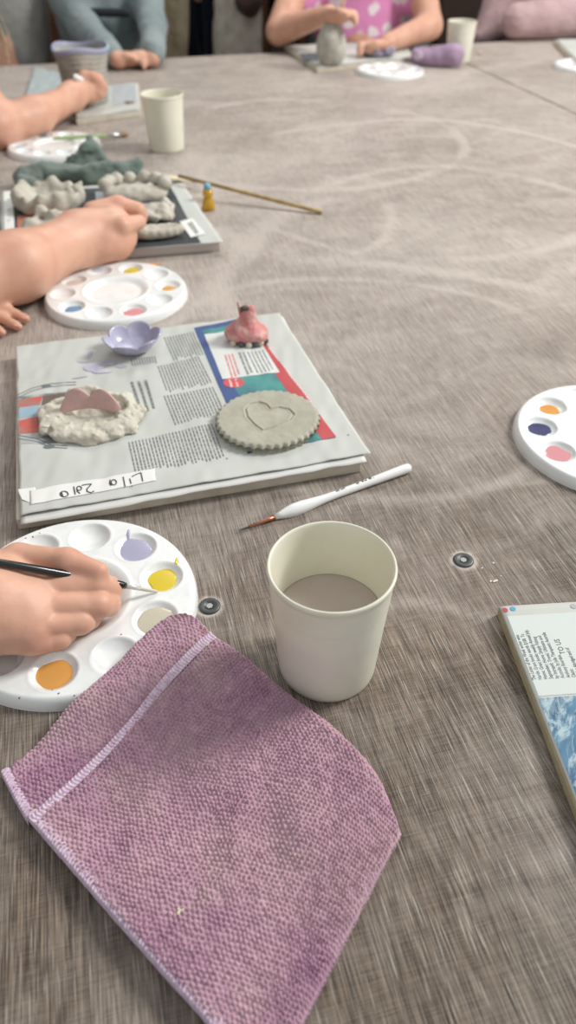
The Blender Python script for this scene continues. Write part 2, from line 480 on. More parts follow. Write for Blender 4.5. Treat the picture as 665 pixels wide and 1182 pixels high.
# ------------------------------------------------------------------ cups
cupm = bpy.data.materials.new('cream_plastic'); cupm.use_nodes = True
N = NT(cupm); b = cupm.node_tree.nodes['Principled BSDF']
oc = N.n('ShaderNodeTexCoord').outputs['Object']
N.l(N.mix(N.ss(N.noise(oc, 25, 4), .35, .7), (242, 240, 224), (237, 234, 214)), b.inputs['Base Color'])
b.inputs['Roughness'].default_value = .32
tr = N.n('ShaderNodeBsdfTranslucent'); tr.inputs[0].default_value = (*s2l((236, 232, 205)), 1)
ms = N.n('ShaderNodeMixShader'); ms.inputs[0].default_value = .14
N.l(b.outputs[0], ms.inputs[1]); N.l(tr.outputs[0], ms.inputs[2]); N.l(ms.outputs[0], cupm.node_tree.nodes['Material Output'].inputs[0])
CH = .093; R0 = .0318; R1 = .0375
def cr(z): return R0+(R1-R0)*z/CH
cup_prof = [(0, .0015), (R0-.004, .0015), (R0-.003, 0), (R0-.0012, 0), (R0-.0002, .001), (cr(.004), .004), (cr(.01), .01), (cr(.064), .064), (cr(.0668), .0668), (cr(.0672), .0672), (cr(.0676)-.0003, .0676), (cr(.068)+.0001, .0680), (cr(.0684)+.0001, .0684), (cr(.071)+.0001, .0710), (cr(.086)+.0001, .086),
            (cr(.0885)+.0002, .0885), (cr(.089)+.0006, .0892), (R1+.0008, .0915), (R1+.0005, .0928), (R1-.0002, .0932), (R1-.0009, .0928), (R1-.0014, .0915),
            (cr(.085)-.0014, .085), (cr(.03)-.0014, .03), (cr(.004)-.0014, .004), (R0-.003, .0028), (0, .0028)]
cup_mesh = None
water_m = mat('murky_rinse_water', (188, 174, 166), .06, .5, noise=((194, 182, 174), 30, .4, .6))
def cup(c, label, waterlevel=None):
    global cup_mesh
    root = empty('water_cup', c); tag(root, label, 'cup', 'cream plastic water cups')
    if cup_mesh is None:
        V, Fs = lathe(cup_prof, 96, c); cup_mesh = link('cup_body', V, Fs, cupm, root)
    else:
        o = cup_mesh.copy(); o.name = 'cup_body'; C.objects.link(o); o.parent = root
    if waterlevel:
        r = cr(waterlevel)-.0013
        V, Fs = lathe([(0, waterlevel-.045), (cr(waterlevel-.045)-.002, waterlevel-.045), (r-.0001, waterlevel-.0004), (r, waterlevel+.0004), (r-.0012, waterlevel), (0, waterlevel)], 96, c)
        link('rinse_water', V, Fs, water_m, root)
    return root
cup(P(377, 765), 'large cream plastic cup of murky water in the foreground beside the mauve cloth', .050)
cup(P(193, 172), 'cream plastic cup on the left, right of the coil pot', .05)
cup(P(528, 71), 'cream plastic cup at the far edge beside the table seam', .05)

# ------------------------------------------------------------------ towel
tw = bpy.data.materials.new('mauve_terry'); tw.use_nodes = True
N = NT(tw); b = tw.node_tree.nodes['Principled BSDF']
oc = N.n('ShaderNodeTexCoord').outputs['Object']
fib = N.noise(oc, 900, 2)
base = N.mix(N.ss(N.noise(oc, 30, 4, .6), .3, .7), (176, 137, 155), (188, 155, 164))
base = N.mix(N.m('MULTIPLY', N.ss(N.noise(oc, 17, 4, .6, (3, 3, 1)), .50, .72), .6), base, (146, 98, 132))
base = N.mix(N.m('MULTIPLY', N.ss(N.noise(oc, 24, 4, .6, (9, 3, 1)), .54, .68), .55), base, (184, 158, 158))
base = N.mix(N.m('MULTIPLY', N.ss(fib, .4, .7), .4), base, (214, 180, 194))
N.l(base, b.inputs['Base Color']); b.inputs['Roughness'].default_value = .95; b.inputs['Specular IOR Level'].default_value = .1
b.inputs['Sheen Weight'].default_value = .25; b.inputs['Sheen Roughness'].default_value = .5
bpn = N.n('ShaderNodeBump'); bpn.inputs['Strength'].default_value = .5; bpn.inputs['Distance'].default_value = .0004
N.l(fib, bpn.inputs['Height']); N.l(bpn.outputs[0], b.inputs['Normal'])
hemm = mat('pale_lilac_thread', (218, 198, 212), .9, .1, noise=((200, 174, 196), 400, .4, .6))

def support(x, y):
    r = np.hypot(x-c1p.x, y-c1p.y)
    t = np.clip((PR+.030-r)/.032, 0, 1); return .0105*t*t*(3-2*t)
def poly_curve(pts, n):
    """smooth resampled curve through ground points"""
    pts = np.array(pts, float)
    seg = np.r_[0, np.cumsum(np.linalg.norm(np.diff(pts, axis=0), axis=1))]; T = seg/seg[-1]
    m = np.zeros_like(pts); m[1:-1] = (pts[2:]-pts[:-2])/(T[2:]-T[:-2])[:, None]; m[0] = (pts[1]-pts[0])/(T[1]-T[0]); m[-1] = (pts[-1]-pts[-2])/(T[-1]-T[-2])
    t = np.linspace(0, 1, n); k = np.clip(np.searchsorted(T, t, 'right')-1, 0, len(T)-2)
    h = (T[k+1]-T[k]); s = (t-T[k])/h; s = s[:, None]; h = h[:, None]
    return (2*s**3-3*s**2+1)*pts[k]+(s**3-2*s**2+s)*h*m[k]+(-2*s**3+3*s**2)*pts[k+1]+(s**3-s**2)*h*m[k+1]
def gp(lst, z): return [tuple(P(x, y, z))[:2] for x, y in lst]
def coons(e0, e1, e2, e3):
    """e0: s along t=0, e1: s along t=1, e2: t along s=0, e3: t along s=1"""
    n, m_ = len(e0), len(e2)
    s = np.linspace(0, 1, n)[:, None, None]; t = np.linspace(0, 1, m_)[None, :, None]
    L = (1-t)*e0[:, None]+t*e1[:, None]; M = (1-s)*e2[None]+s*e3[None]
    Bl = (1-s)*(1-t)*e0[0]+s*(1-t)*e0[-1]+(1-s)*t*e1[0]+s*t*e1[-1]
    return L+M-Bl
def folds(X, Y):
    q = np.stack([X, Y, np.zeros_like(X)], -1)
    return .0040*vnoise(q, 20, 3)+.0024*vnoise(q*np.array([1.3, .8, 1]), 44, 5)
def cloth(name, G, zt, zb, parent, pu, pv, amp, roll, m, rollm=(1, 1, 1, 1)):
    nu, nv = G.shape[:2]
    X, Y = G[..., 0], G[..., 1]
    du = np.linalg.norm(G[1:]-G[:-1], axis=-1); Lu = np.r_[np.zeros((1, nv)), np.cumsum(du, 0)]
    dv = np.linalg.norm(G[:, 1:]-G[:, :-1], axis=-1); Lv = np.c_[np.zeros((nu, 1)), np.cumsum(dv, 1)]
    ds = [Lu, Lu[-1:]-Lu, Lv, Lv[:, -1:]-Lv]
    e = np.ones_like(X)
    for d, k in zip(ds, rollm):
        t = np.clip(d/(roll*k), 0, 1); e = e*np.sqrt(np.clip(1-(1-t)**2, 0, 1))
    q = np.stack([X, Y, np.zeros_like(X)], -1)
    ju = vnoise(q, 240, 11)*.30; jv = vnoise(q, 240, 12)*.30; wv = vnoise(q, 40, 9)*1.4
    cu = Lu.mean(1)[:, None]/pu; cv = Lv.mean(0)[None]/pv
    row = np.floor(cv+wv*.0)
    lp = np.abs(np.sin(math.pi*(cu+.5*(np.floor(cv) % 2)+ju+wv*.35)))**.85*np.abs(np.sin(math.pi*(cv+jv+wv*.7)))**.7
    lp = lp*(.75+.35*vnoise(q, 480, 13))
    Z = zb+(zt-zb)*e+amp*lp*(.35+.65*e)+folds(X, Y)*e
    Z = Z+support(X, Y)+TZ
    # sideways wander of loops so they do not read as a lattice
    V = np.stack([X+vnoise(q, 300, 21)*.0004, Y+vnoise(q, 300, 22)*.0004, Z], -1).reshape(-1, 3)
    Fs = grid_faces(nu, nv)
    # border skirt down to the surface
    idx = np.r_[np.arange(nv), np.arange(1, nu)*nv+nv-1, (nu-1)*nv+np.arange(nv-2, -1, -1), np.arange(nu-2, 0, -1)*nv]
    sk = V[idx].copy(); sk[:, 2] = TZ+.0006+support(sk[:, 0], sk[:, 1])
    n0 = len(V); V = np.concatenate([V, sk]); i = np.arange(len(idx)); j = (i+1) % len(idx)
    Fs = np.concatenate([Fs, np.stack([idx[i], idx[j], n0+j, n0+i], -1)[:, ::-1]])
    return link(name, V, Fs[:, ::-1] if np.cross(G[1, 0]-G[0, 0], G[0, 1]-G[0, 0]) < 0 else Fs, m, parent)
zt = .011
nU, nV = 400, 520
AB = poly_curve(gp([(31, 941), (85, 893), (140, 838), (195, 776), (226, 744), (243, 729)], zt+.003), nU)
DC = poly_curve(gp([(300, 1262), (345, 1185), (398, 1085), (440, 1003), (465, 957)], zt), nU)
AD = poly_curve(gp([(31, 941), (75, 992), (130, 1056), (190, 1124), (243, 1183), (300, 1262)], zt), nV)
BC = poly_curve(gp([(243, 729), (268, 741), (300, 766), (330, 792), (380, 830), (432, 882), (452, 920), (465, 957)], zt), nV)
towel = empty('cleaning_cloth', P(230, 950, 0)); tag(towel, 'large folded mauve terry cleaning cloth in the foreground, resting on the palette rim', 'cloth')
G = coons(AB, DC, AD, BC)
cloth('top_layer', G, .0110, .004, towel, .0026, .0025, .0027, .007, tw, (.5, 1, .5, 1))
o2 = poly_curve(gp([(0, 889), (60, 838), (120, 785), (165, 742), (190, 723), (212, 718)], .008), 330)
i2 = poly_curve(gp([(36, 948), (92, 896), (150, 836), (205, 776), (240, 740), (255, 738)], .006), 330)
l2 = poly_curve(gp([(0, 889), (14, 916), (36, 948)], .008), 90)
r2 = poly_curve(gp([(212, 718), (232, 722), (255, 738)], .008), 90)
G2 = coons(o2, i2, l2, r2)
cloth('under_layer', G2, .0062, .001, towel, .0026, .0025, .0025, .005, tw, (.5, 1, 1, .3))
def hem(curve, side, width, z, name='hem', roll=0):
    """overlocked edge: strip with raised slanted threads following a ground curve"""
    n = len(curve); k = 9
    tg = np.gradient(curve, axis=0); tg /= np.linalg.norm(tg, axis=1)[:, None]
    nr = np.stack([-tg[:, 1], tg[:, 0]], -1)*side
    L = np.r_[0, np.cumsum(np.linalg.norm(np.diff(curve, axis=0), axis=1))]
    V = []
    for j in range(k):
        t = j/(k-1)
        xy = curve+nr*(width*t-.0006)
        zz = .0010*math.sin(math.pi*min(1, t*1.0+.0))**.5+.0008*np.abs(np.sin(math.pi*(L/.0022+(t*1.3 if t < .5 else (1.3-t*1.3)))))
        q = np.stack([xy[:, 0], xy[:, 1], np.zeros(n)], -1)
        Z = TZ+support(xy[:, 0], xy[:, 1])+z+zz+folds(xy[:, 0], xy[:, 1])*.6
        if t == 0: Z = Z-.004
        V.append(np.stack([xy[:, 0], xy[:, 1], Z], -1))
    V = np.stack(V, 1).reshape(-1, 3)
    Fs = grid_faces(n, k)
    return link(name, V, Fs if side < 0 else Fs[:, ::-1], hemm, towel)
ABf = poly_curve(gp([(31, 941), (85, 893), (140, 838), (195, 776), (226, 744), (243, 729)], zt+.003), 900)
ADf = poly_curve(gp([(31, 941), (75, 992), (130, 1056), (190, 1124), (243, 1183), (300, 1262)], zt), 900)
l2f = poly_curve(gp([(0, 889), (14, 916), (31, 946)], .008), 250)
hem(ABf, -1, .0058, .0112); hem(ADf, 1, .0066, .0100); hem(l2f, 1, .0056, .0058)
towel_speck = mat('dried_slip', (214, 206, 176), .8)
def flake(name, px, py, z, r, parent=None, m=towel_speck, seed=1):
    c = P(px, py, z)
    V, Fs = sdf_mesh([([('e', tuple(c), (r, r*.5, r*.28), .6+seed), ('e', tuple(c+Vector((r*.9, r*.4, 0))), (r*.5, r*.45, r*.25), seed)], .001, 0)], r/5, pad=r*.3, disp=lambda X: r*.12*vnoise(X, 1.5/r, seed))
    return link(name, V, Fs, m, parent)
flake('paint_speck', 206, 1052, .0135, .0022, towel); flake('paint_speck', 196, 1054, .013, .0012, towel, seed=2); flake('paint_speck', 238, 745, .0185, .0016, towel, seed=3)

# clay crumbs on the table
for i, (x, y, r) in enumerate(((571, 671, .0020), (566, 671, .0010), (578, 665, .0007), (556, 656, .0008), (569, 650, .0010), (612, 718, .0005))):
    o = flake('clay_crumb', x, y, r*.28, r, None, mat('dry_clay_crumb', (226, 222, 212), .9), i)
    tag(o, 'tiny white dried clay crumb on the table near the right-hand bolt', 'clay crumb', 'clay crumbs near the bolt')
o = flake('clay_crumb', 553, 61, .003, .009, None, mat('pale_pink_clay', (206, 180, 172), .9), 4); tag(o, 'small pale pink clay lump at far edge beside the cup and seam', 'clay lump')

# ------------------------------------------------------------------ boards and newspapers
board_m = mat('pale_plaster_board', (206, 198, 182), .8, noise=((186, 176, 158), 40, .35, .7), bump=(200, .3, .0006))
paper_m = mat('newsprint', (200, 202, 196), .75, .3, noise=((190, 192, 185), 14, .35, .7))
paper2_m = mat('newsprint_under', (212, 211, 206), .8, .3)
ink = mat('newspaper_ink', (122, 124, 122), .8)
def slab(name, c4, z0, z1, m, bev=.0012):
    V = [(p[0], p[1], TZ+z0) for p in c4]+[(p[0], p[1], TZ+z1) for p in c4]
    Fc = [(3, 2, 1, 0), (4, 5, 6, 7)]+[(i, (i+1) % 4, 4+(i+1) % 4, 4+i) for i in range(4)]
    return bevel(link(name, V, Fc, m, smooth=False), bev)
def wavez(x, y, amp=.0005, seed=0):
    q = np.stack([np.asarray(x, float), np.asarray(y, float), np.zeros_like(np.asarray(x, float))], -1)
    return amp*(vnoise(q, 28, seed)*.6+vnoise(q*np.array([2.0, .7, 1]), 60, seed+3)*.4+.5)
def sheet(name, c4, z, m, parent=None, amp=.0005, n=70, curl=None, th=.0004, edgewob=0, seed=0):
    """paper sheet from 4 ground corners (BL,BR,TR,TL) with gentle waves and a thin edge"""
    c4 = [np.array(p[:2]) for p in c4]
    s = np.linspace(0, 1, n)
    G = np.array([[(1-b_)*((1-a)*c4[0]+a*c4[1])+b_*((1-a)*c4[3]+a*c4[2]) for b_ in s] for a in s])
    if edgewob:
        q = np.stack([G[..., 0], G[..., 1], np.zeros(G.shape[:2])], -1)
        G = G+edgewob*np.stack([vnoise(q, 60, seed+1), vnoise(q, 60, seed+2)], -1)
    Z = TZ+z+wavez(G[..., 0], G[..., 1], amp, seed)
    if curl: Z = Z+curl(s[:, None]+0*s[None], s[None]+0*s[:, None])
    V = np.concatenate([G, Z[..., None]], -1).reshape(-1, 3)
    Fs = grid_faces(n, n)
    idx = np.r_[np.arange(n)*n, (n-1)*n+np.arange(1, n), np.arange(n-2, -1, -1)*n+n-1, np.arange(n-2, 0, -1)]
    sk = V[idx].copy(); sk[:, 2] -= th; n0 = len(V); V = np.concatenate([V, sk]); i = np.arange(len(idx)); j = (i+1) % len(idx)
    Fs = np.concatenate([Fs, np.stack([idx[i], n0+i, n0+j, idx[j]], -1)])
    return link(name, V, Fs, m, parent)
class Printer:
    """prints drawn on a sheet: everything added follows the sheet's waves"""
    def __init__(s, z, amp, seed, curl=None): s.z = z; s.amp = amp; s.seed = seed; s.V = []; s.F = []; s.e = .00022
    def pt(s, x, y): return (x, y, TZ+s.z+float(wavez(x, y, s.amp, s.seed))+s.e)
    def quad(s, q, n=1, m=1):
        q = [np.array(tuple(p)[:2]) for p in q]; o = len(s.V)
        for a in range(n+1):
            for b_ in range(m+1):
                u, v = a/n, b_/m
                p = (1-v)*((1-u)*q[0]+u*q[1])+v*((1-u)*q[3]+u*q[2]); s.V.append(s.pt(*p))
        s.F += [tuple(int(i) for i in f) for f in (grid_faces(n+1, m+1)+o)]
    def pq(s, px, n=6, m=6): s.quad([P(x, y, s.z) for x, y in px], n*3, m*3)
    def disc(s, px, py, rx, n=24, ry=None, ang0=0):
        c = P(px, py, s.z); o = len(s.V); s.V.append(s.pt(c.x, c.y)); ry = ry or rx
        for i in range(n):
            a = 2*math.pi*i/n; x = rx*math.cos(a); y = ry*math.sin(a)
            s.V.append(s.pt(c.x+x*math.cos(ang0)-y*math.sin(ang0), c.y+x*math.sin(ang0)+y*math.cos(ang0)))
        s.F += [(o, o+1+i, o+1+(i+1) % n) for i in range(n)]
    def stroke(s, pts, wd, world=False):
        pts = [np.array(tuple(p if world else P(*p, s.z))[:2]) for p in pts]
        for a, b_ in zip(pts[:-1], pts[1:]):
            d = b_-a; L = np.linalg.norm(d)
            if L < 1e-7: continue
            d = d/L; nn = np.array([-d[1], d[0]])*wd/2; a2 = a-d*wd*.3; b2 = b_+d*wd*.3
            s.quad([a2-nn, b2-nn, b2+nn, a2+nn], max(1, int(L/.006)), 1)
    def text(s, px4, lines, seed=0, fill=.5, ragged=.12):
        """text-like word marks: px4 = corners (line start a, line start b, line end b, line end a)"""
        r = random.Random(seed); q = [np.array(tuple(P(x, y, s.z))[:2]) for x, y in px4]
        for k in range(lines):
            t0 = (k+.5-fill/2)/lines; t1 = (k+.5+fill/2)/lines
            L = np.linalg.norm(q[3]-q[0]); x = 0; end = L*(1-r.random()*ragged)
            while x < end:
                wl = r.uniform(.0012, .0058)
                u0, u1 = x/L, min((x+wl)/L, 1)
                f = lambda u, t: (1-u)*((1-t)*q[0]+t*q[1])+u*((1-t)*q[3]+t*q[2])
                s.quad([f(u0, t0), f(u1, t0), f(u1, t1), f(u0, t1)])
                x += wl+r.uniform(.0007, .0012)
    def make(s, name, m, parent, lift=0):
        V = [(a, b_, c+lift) for a, b_, c in s.V]
        V = np.array(V); Fs = s.F
        # make every face look up
        out = []
        for f in Fs:
            a, b_, c = V[f[0]], V[f[1]], V[f[2]]
            out.append(f if np.cross((b_-a)[:2], (c-a)[:2]) > 0 else f[::-1])
        o = link(name, V, out, m, parent); s.V = []; s.F = []; return o

# main board
BT = .0115
bb = slab('tile_board', [(-.2150, .4358), (.0641, .5110), (-.0120, .7850), (-.2911, .7100)], 0, BT, board_m)
tag(bb, 'pale square board on the left under the newspaper with four painted clay pieces', 'board', 'square work boards')
zN = BT+.0012
under = sheet('newspaper', [P(24, 606, BT), P(424, 533, BT), P(326, 366, BT), P(22, 408, BT)], BT+.0007, paper2_m, amp=.0003, edgewob=.0012, seed=4)
news = under; tag(news, 'creased newspaper spread over the near left board, with a taped name label', 'newspaper')
top_curl = lambda a, b_: .0035*np.clip((a-.93)/.07, 0, 1)**2*(1-b_)**2
SE = 2; zT = BT+.0016; AM = .0019
sheet('top_sheet', [P(24, 596, zT), P(428, 524, zT), P(322, 362, zT), P(18, 401, zT)], zT, paper_m, news, amp=AM, n=110, edgewob=.0008, seed=SE)
pr = Printer(zT, AM, SE)
for q_, n_, f_ in ((((188, 390), (224, 384), (236, 411), (200, 418)), 9, 1), (((181, 424), (230, 413), (246, 443), (192, 456)), 12, 2),
                   (((188, 459), (247, 447), (261, 478), (201, 492)), 13, 3), (((147, 512), (246, 490), (261, 529), (155, 548)), 21, 4),
                   (((148, 442), (172, 440), (182, 474), (160, 478)), 3, 5), (((150, 416), (180, 412), (182, 420), (152, 424)), 8, 6),
                   (((262, 404), (300, 400), (318, 428), (275, 434)), 9, 7)):
    # a,b = line starts ; lines run down the photo
    pr.text([q_[0], q_[1], q_[2], q_[3]], n_ if n_ < 5 else int(n_*1.25), f_, .42); pr.make('printed_text', ink, news)
col = lambda n, c: mat('print_'+n, c, .75)
pr.pq(((224, 380), (282, 368), (388, 506), (286, 525)), 14, 14); pr.make('printed_panel', col('navy', (70, 90, 138)), news, .00002)
pr.pq(((233, 383), (276, 374), (372, 509), (312, 520)), 14, 14); pr.make('printed_panel', mat('print_teal', (84, 150, 146), .75, noise=((60, 104, 116), 22, .4, .66)), news, .00012)
pr.pq(((273, 370), (285, 367), (388, 505), (372, 509)), 4, 14); pr.make('printed_strip', col('red', (190, 82, 84)), news, .00022)
pr.pq(((236, 387), (292, 379), (323, 431), (257, 439)), 8, 8); pr.make('printed_box', col('white', (214, 216, 212)), news, .00024)
pr.disc(270, 443, .0105, ry=.0095); pr.make('printed_badge', col('badge_red', (202, 88, 92)), news, .00026)
pr.text(((284, 408), (305, 404), (318, 429), (296, 433)), 5, 8, .4); pr.make('printed_text', ink, news, .0003); pr.text(((274, 409), (283, 408), (294, 433), (284, 434)), 2, 10, .6); pr.make('printed_text', ink, news, .0003)
pr.text(((258, 412), (270, 410), (279, 435), (266, 437)), 3, 9, .5); pr.make('printed_text', col('pink', (206, 120, 120)), news, .0003)
pr.text(((309, 402), (313, 401), (372, 480), (368, 482)), 1, 11, .5); pr.make('printed_text', col('strip_white', (226, 200, 198)), news, .0003); pr.text(((262, 440), (276, 438), (278, 447), (264, 449)), 2, 12, .4)
pr.make('printed_text', col('strip_white', (226, 200, 198)), news, .0003)
for q_ in ((301, 521), (345, 513), (362, 510), (386, 506), (402, 503), (262, 530)): pr.disc(q_[0], q_[1], .0009, 10); pr.make('printed_mark', ink, news, .0001)
# picture at the left of the page
pr.pq(((22, 459), (96, 450), (96, 513), (24, 513)), 8, 8); pr.make('printed_picture', mat('print_pic_grey', (176, 180, 178), .75, noise=((120, 124, 124), 50, .5, .62)), news, .0)
pr.pq(((21, 463), (50, 458), (46, 469), (22, 473)), 3, 2); pr.pq(((22, 487), (48, 481), (50, 500), (22, 502)), 3, 2); pr.make('printed_picture', mat('print_pic_red', (196, 96, 84), .75, noise=((170, 120, 110), 80, .4, .6)), news, .00012)
pr.pq(((50, 458), (88, 452), (80, 466), (48, 469)), 3, 2); pr.make('printed_picture', col('pic_brown', (110, 96, 88)), news, .00013)
pr.pq(((23, 472), (45, 469), (45, 481), (23, 484)), 3, 2); pr.make('printed_picture', col('pic_blue', (150, 176, 190)), news, .00014)
pr.stroke([(19, 461), (36, 453), (60, 447), (88, 445)], .0009); pr.stroke([(19, 458), (36, 450), (60, 444), (88, 442)], .0009); pr.disc(54, 447, .005, ry=.003); pr.make('printed_frame', mat('print_frame', (110, 118, 122), .75), news, .0002)
pr.stroke([(20, 503), (44, 508), (60, 515), (78, 516)], .0009); pr.stroke([(20, 507), (44, 511), (60, 518), (78, 519)], .0009)
pr.disc(57, 517, .005, ry=.003)
pr.make('printed_frame', mat('print_frame', (110, 118, 122), .75), news, .0002)
# lilac paint spilt on the page
pr.disc(110, 424, .012, ry=.010, ang0=.5); pr.disc(126, 420, .008, ry=.006); pr.disc(118, 430, .010, ry=.004); pr.disc(96, 418, .006, ry=.0022); pr.disc(104, 409, .0022, ry=.008); pr.disc(92, 437, .008, ry=.0012, ang0=.3)
pr.disc(140, 424, .006, ry=.003); pr.make('paint_smear', mat('lilac_spill', (176, 174, 194), .5, noise=((200, 200, 206), 60, .45, .65)), news, .0003)
# masking tape with handwriting
tz = .0007
tp = sheet('name_tape', [P(36, 584, zT+.001), P(181, 555, zT+.001), P(178, 541, zT+.001), P(36, 567, zT+.001)], zT+tz, mat('white_masking_tape', (232, 232, 226), .6), news, amp=AM, n=50, edgewob=.0012, seed=SE)
sheet('tape_end', [P(24, 579, zT), P(46, 586, zT), P(42, 564, zT), P(22, 567, zT)], zT+tz+.0004, MATS['white_masking_tape'], tp, amp=.0012, n=16, edgewob=.0012, seed=8)
ph = Printer(zT+tz, AM, SE)
Zc = lambda pts: [(x/3.325, 530+y/3.325) for x, y in pts]
def circ(cx, cy, rx, ry, a0=0, a1=360, n=14): return [(cx+rx*math.cos(math.radians(a0+(a1-a0)*i/n)), cy+ry*math.sin(math.radians(a0+(a1-a0)*i/n))) for i in range(n+1)]
for s_ in ([(549, 90), (542, 58), (528, 62), (508, 72)], [(499, 80), (504, 98)], [(506, 106), (507, 109)], [(474, 74), (481, 110)], circ(438, 94, 10, 10, 0, 360), [(424, 84), (422, 98), (428, 106)],
           [(362, 126), (350, 133), (336, 128), (334, 119), (352, 99), (336, 100), (316, 104)], circ(305, 116, 9, 8), [(296, 116), (298, 128), (308, 136)], [(284, 110), (290, 140)], circ(248, 140, 15, 11), [(238, 132), (243, 150)]):
    ph.stroke(Zc(s_), .0009)
ph.make('handwriting', mat('black_marker', (28, 28, 30), .6), tp, .0002)

# board by the right edge
def frame2(o, rot): return (Vector((math.cos(rot), math.sin(rot))), Vector((-math.sin(rot), math.cos(rot))), Vector(o[:2]))
BR = .0085
er, ea, eo = frame2(P(578, 700, BR), math.radians(4.4))
def rb(x, y): q = eo+er*x+ea*y; return (q.x, q.y)
o = slab('tile_board', [rb(-.0015, -.29), rb(.29, -.29), rb(.29, 0), rb(-.0015, 0)], 0, BR, mat('pale_board_edge', (188, 178, 148), .8, noise=((170, 158, 128), 30, .4, .6)))
tag(o, 'pale square board at the right edge under a newspaper with a sea picture', 'board', 'square work boards')
zR = BR+.0007
newsr = sheet('newspaper', [rb(.0, -.288), rb(.29, -.288), rb(.29, -.0005), rb(-.0012, -.0005)], zR, paper_m, amp=.0002, seed=6, n=60)
tag(newsr, 'newspaper at the right edge with red and blue dots, small text and a sea photograph', 'newspaper')
pr = Printer(zR, .0002, 6)
SEA = -.0770
def rq(x0, x1, y0, y1, n=6, m=6): pr.quad([rb(x0, y0), rb(x1, y0), rb(x1, y1), rb(x0, y1)], n, m)
rq(.0015, .285, SEA+.0015, -.0100, 20, 10); pr.make('printed_panel', col('pale_grey', (204, 210, 206)), newsr)
rq(.0008, .285, -.283, SEA, 20, 16)
sea = bpy.data.materials.new('printed_sea'); sea.use_nodes = True
N = NT(sea); b = sea.node_tree.nodes['Principled BSDF']; oc = N.n('ShaderNodeTexCoord').outputs['Object']
mpn = N.n('ShaderNodeMapping'); mpn.inputs['Rotation'].default_value = (0, 0, .42); N.l(oc, mpn.inputs[0]); ov = mpn.outputs[0]
foam = N.ss(N.noise(ov, 1, 6, .75, (2.2, 0, 0), (130, 55, 1), .6), .44, .62)
sc_ = N.mix(N.ss(N.noise(ov, 1, 4, .6, (1, 4, 0), (30, 9, 1)), .35, .62), (44, 84, 118), (92, 136, 162))
sc_ = N.mix(N.m('MULTIPLY', foam, .9), sc_, (176, 196, 200))
sc_ = N.mix(N.ss(N.noise(ov, 1, 6, .75, (7, 1, 0), (150, 50, 1), .5), .58, .68), sc_, (58, 64, 68))
N.l(sc_, b.inputs['Base Color']); b.inputs['Roughness'].default_value = .7
pr.make('printed_picture', sea, newsr, .00002)
dots = [((592, 705), (176, 90, 104)), ]
pr.disc(583, 704.5, .0020); pr.make('printed_dot', col('dot_red', (170, 78, 92)), newsr, .0001)
pr.disc(592, 703, .0020); pr.make('printed_dot', col('dot_blue', (92, 158, 190)), newsr, .0001)
pr.disc(662, 700, .0022); pr.make('printed_dot', col('dot_grey', (170, 172, 174)), newsr, .0001)
def font_text(body, x, y, size, xs=.62, name='printed_text'):
    cu = bpy.data.curves.new('t', 'FONT'); cu.body = body; cu.size = size; cu.resolution_u = 2
    ob = bpy.data.objects.new('t', cu); C.objects.link(ob); bpy.context.view_layer.update()
    me = ob.to_mesh(); vs = [v.co.copy() for v in me.vertices]; fs = [tuple(p.vertices) for p in me.polygons]; ob.to_mesh_clear()
    bpy.data.objects.remove(ob)
    V = []
    for v in vs:   # text x axis -> board 'away' direction, text up -> board left
        q = rb(x-v.y, y+v.x*xs); V.append((q[0], q[1], TZ+zR+float(wavez(q[0], q[1], .0002, 6))+.00035))
    return V, fs
lines = ['The Letter of the Week writer wins', 'Hardie Grant books worth $100. To', 'Home: Great books weekly Annual July,', 'September; Home Simply Fishing', 'by Intrepid; Travel, Ultimate and', 'Australia; by Julia Therapeutic Australia', 'Anthony Bourdain', 'Classic', 'by Ken Abridged and of', 'See the back']
parts = [font_text(t, .0042+.0037*i, -.0635, .0038, x_) for i, (t, x_) in enumerate(zip(lines, (.66, .66, .66, .68, .70, .62, .64, .62, .64, .64)))]
parts.append(font_text('TO US', .0300, -.045, .0052, .85))
parts += [font_text(t, .0042+.0037*(10.4+i), -.0635, .0038, .62) for i, t in enumerate(['we welcome letters of up to', 'words that may be edited', 'for clarity or length and', 'must include your name'])]
V, Fc = merge(parts); link('printed_text', V, Fc, mat('dark_ink', (78, 82, 82), .8), newsr, smooth=False)

# left middle board
bl = [P(0, 306, 0), P(254, 291, 0)]
K2 = [(-.372, .946), (-.093, 1.006), (-.172, 1.262), (-.452, 1.205)]
o = slab('tile_board', K2, 0, .013, mat('pinkish_board', (204, 194, 186), .8)); tag(o, 'pale square board in the middle left under dark newspaper and grey clay lumps', 'board', 'square work boards')
z2 = .0142
news2 = sheet('newspaper', [(-.374, .940), (-.088, 1.000), (-.176, 1.262), (-.452, 1.208)], z2, paper_m, amp=.0008, seed=12, n=60, edgewob=.001)
tag(news2, 'newspaper with a dark photo page on the middle left board under clay lumps', 'newspaper')
pr = Printer(z2, .0008, 12)
pr.pq(((14, 222), (196, 214), (232, 281), (10, 300)), 18, 14); pr.make('printed_picture', mat('print_charcoal', (74, 78, 80), .7, noise=((52, 56, 60), 20, .4, .6)), news2, .0001)
pr.pq(((22, 226), (60, 224), (60, 240), (22, 245)), 4, 4); pr.pq(((110, 222), (180, 220), (188, 238), (112, 245)), 6, 6); pr.make('printed_panel', col('pale_lav', (196, 198, 206)), news2, .0003)
pr.pq(((20, 250), (84, 246), (84, 262), (20, 264)), 6, 4); pr.make('printed_panel', col('terracotta', (176, 112, 92)), news2, .0003)
sheet('name_tape', [P(6, 292, z2), P(18, 290, z2), P(15, 222, z2), P(4, 222, z2)], z2+.0012, MATS['white_masking_tape'], news2, amp=.0008, n=20, seed=12)
sheet('paper_label', [P(220, 275, z2), P(237, 271, z2), P(222, 253, z2), P(207, 257, z2)], z2+.0012, MATS['white_masking_tape'], news2, amp=.0008, n=20, seed=12)
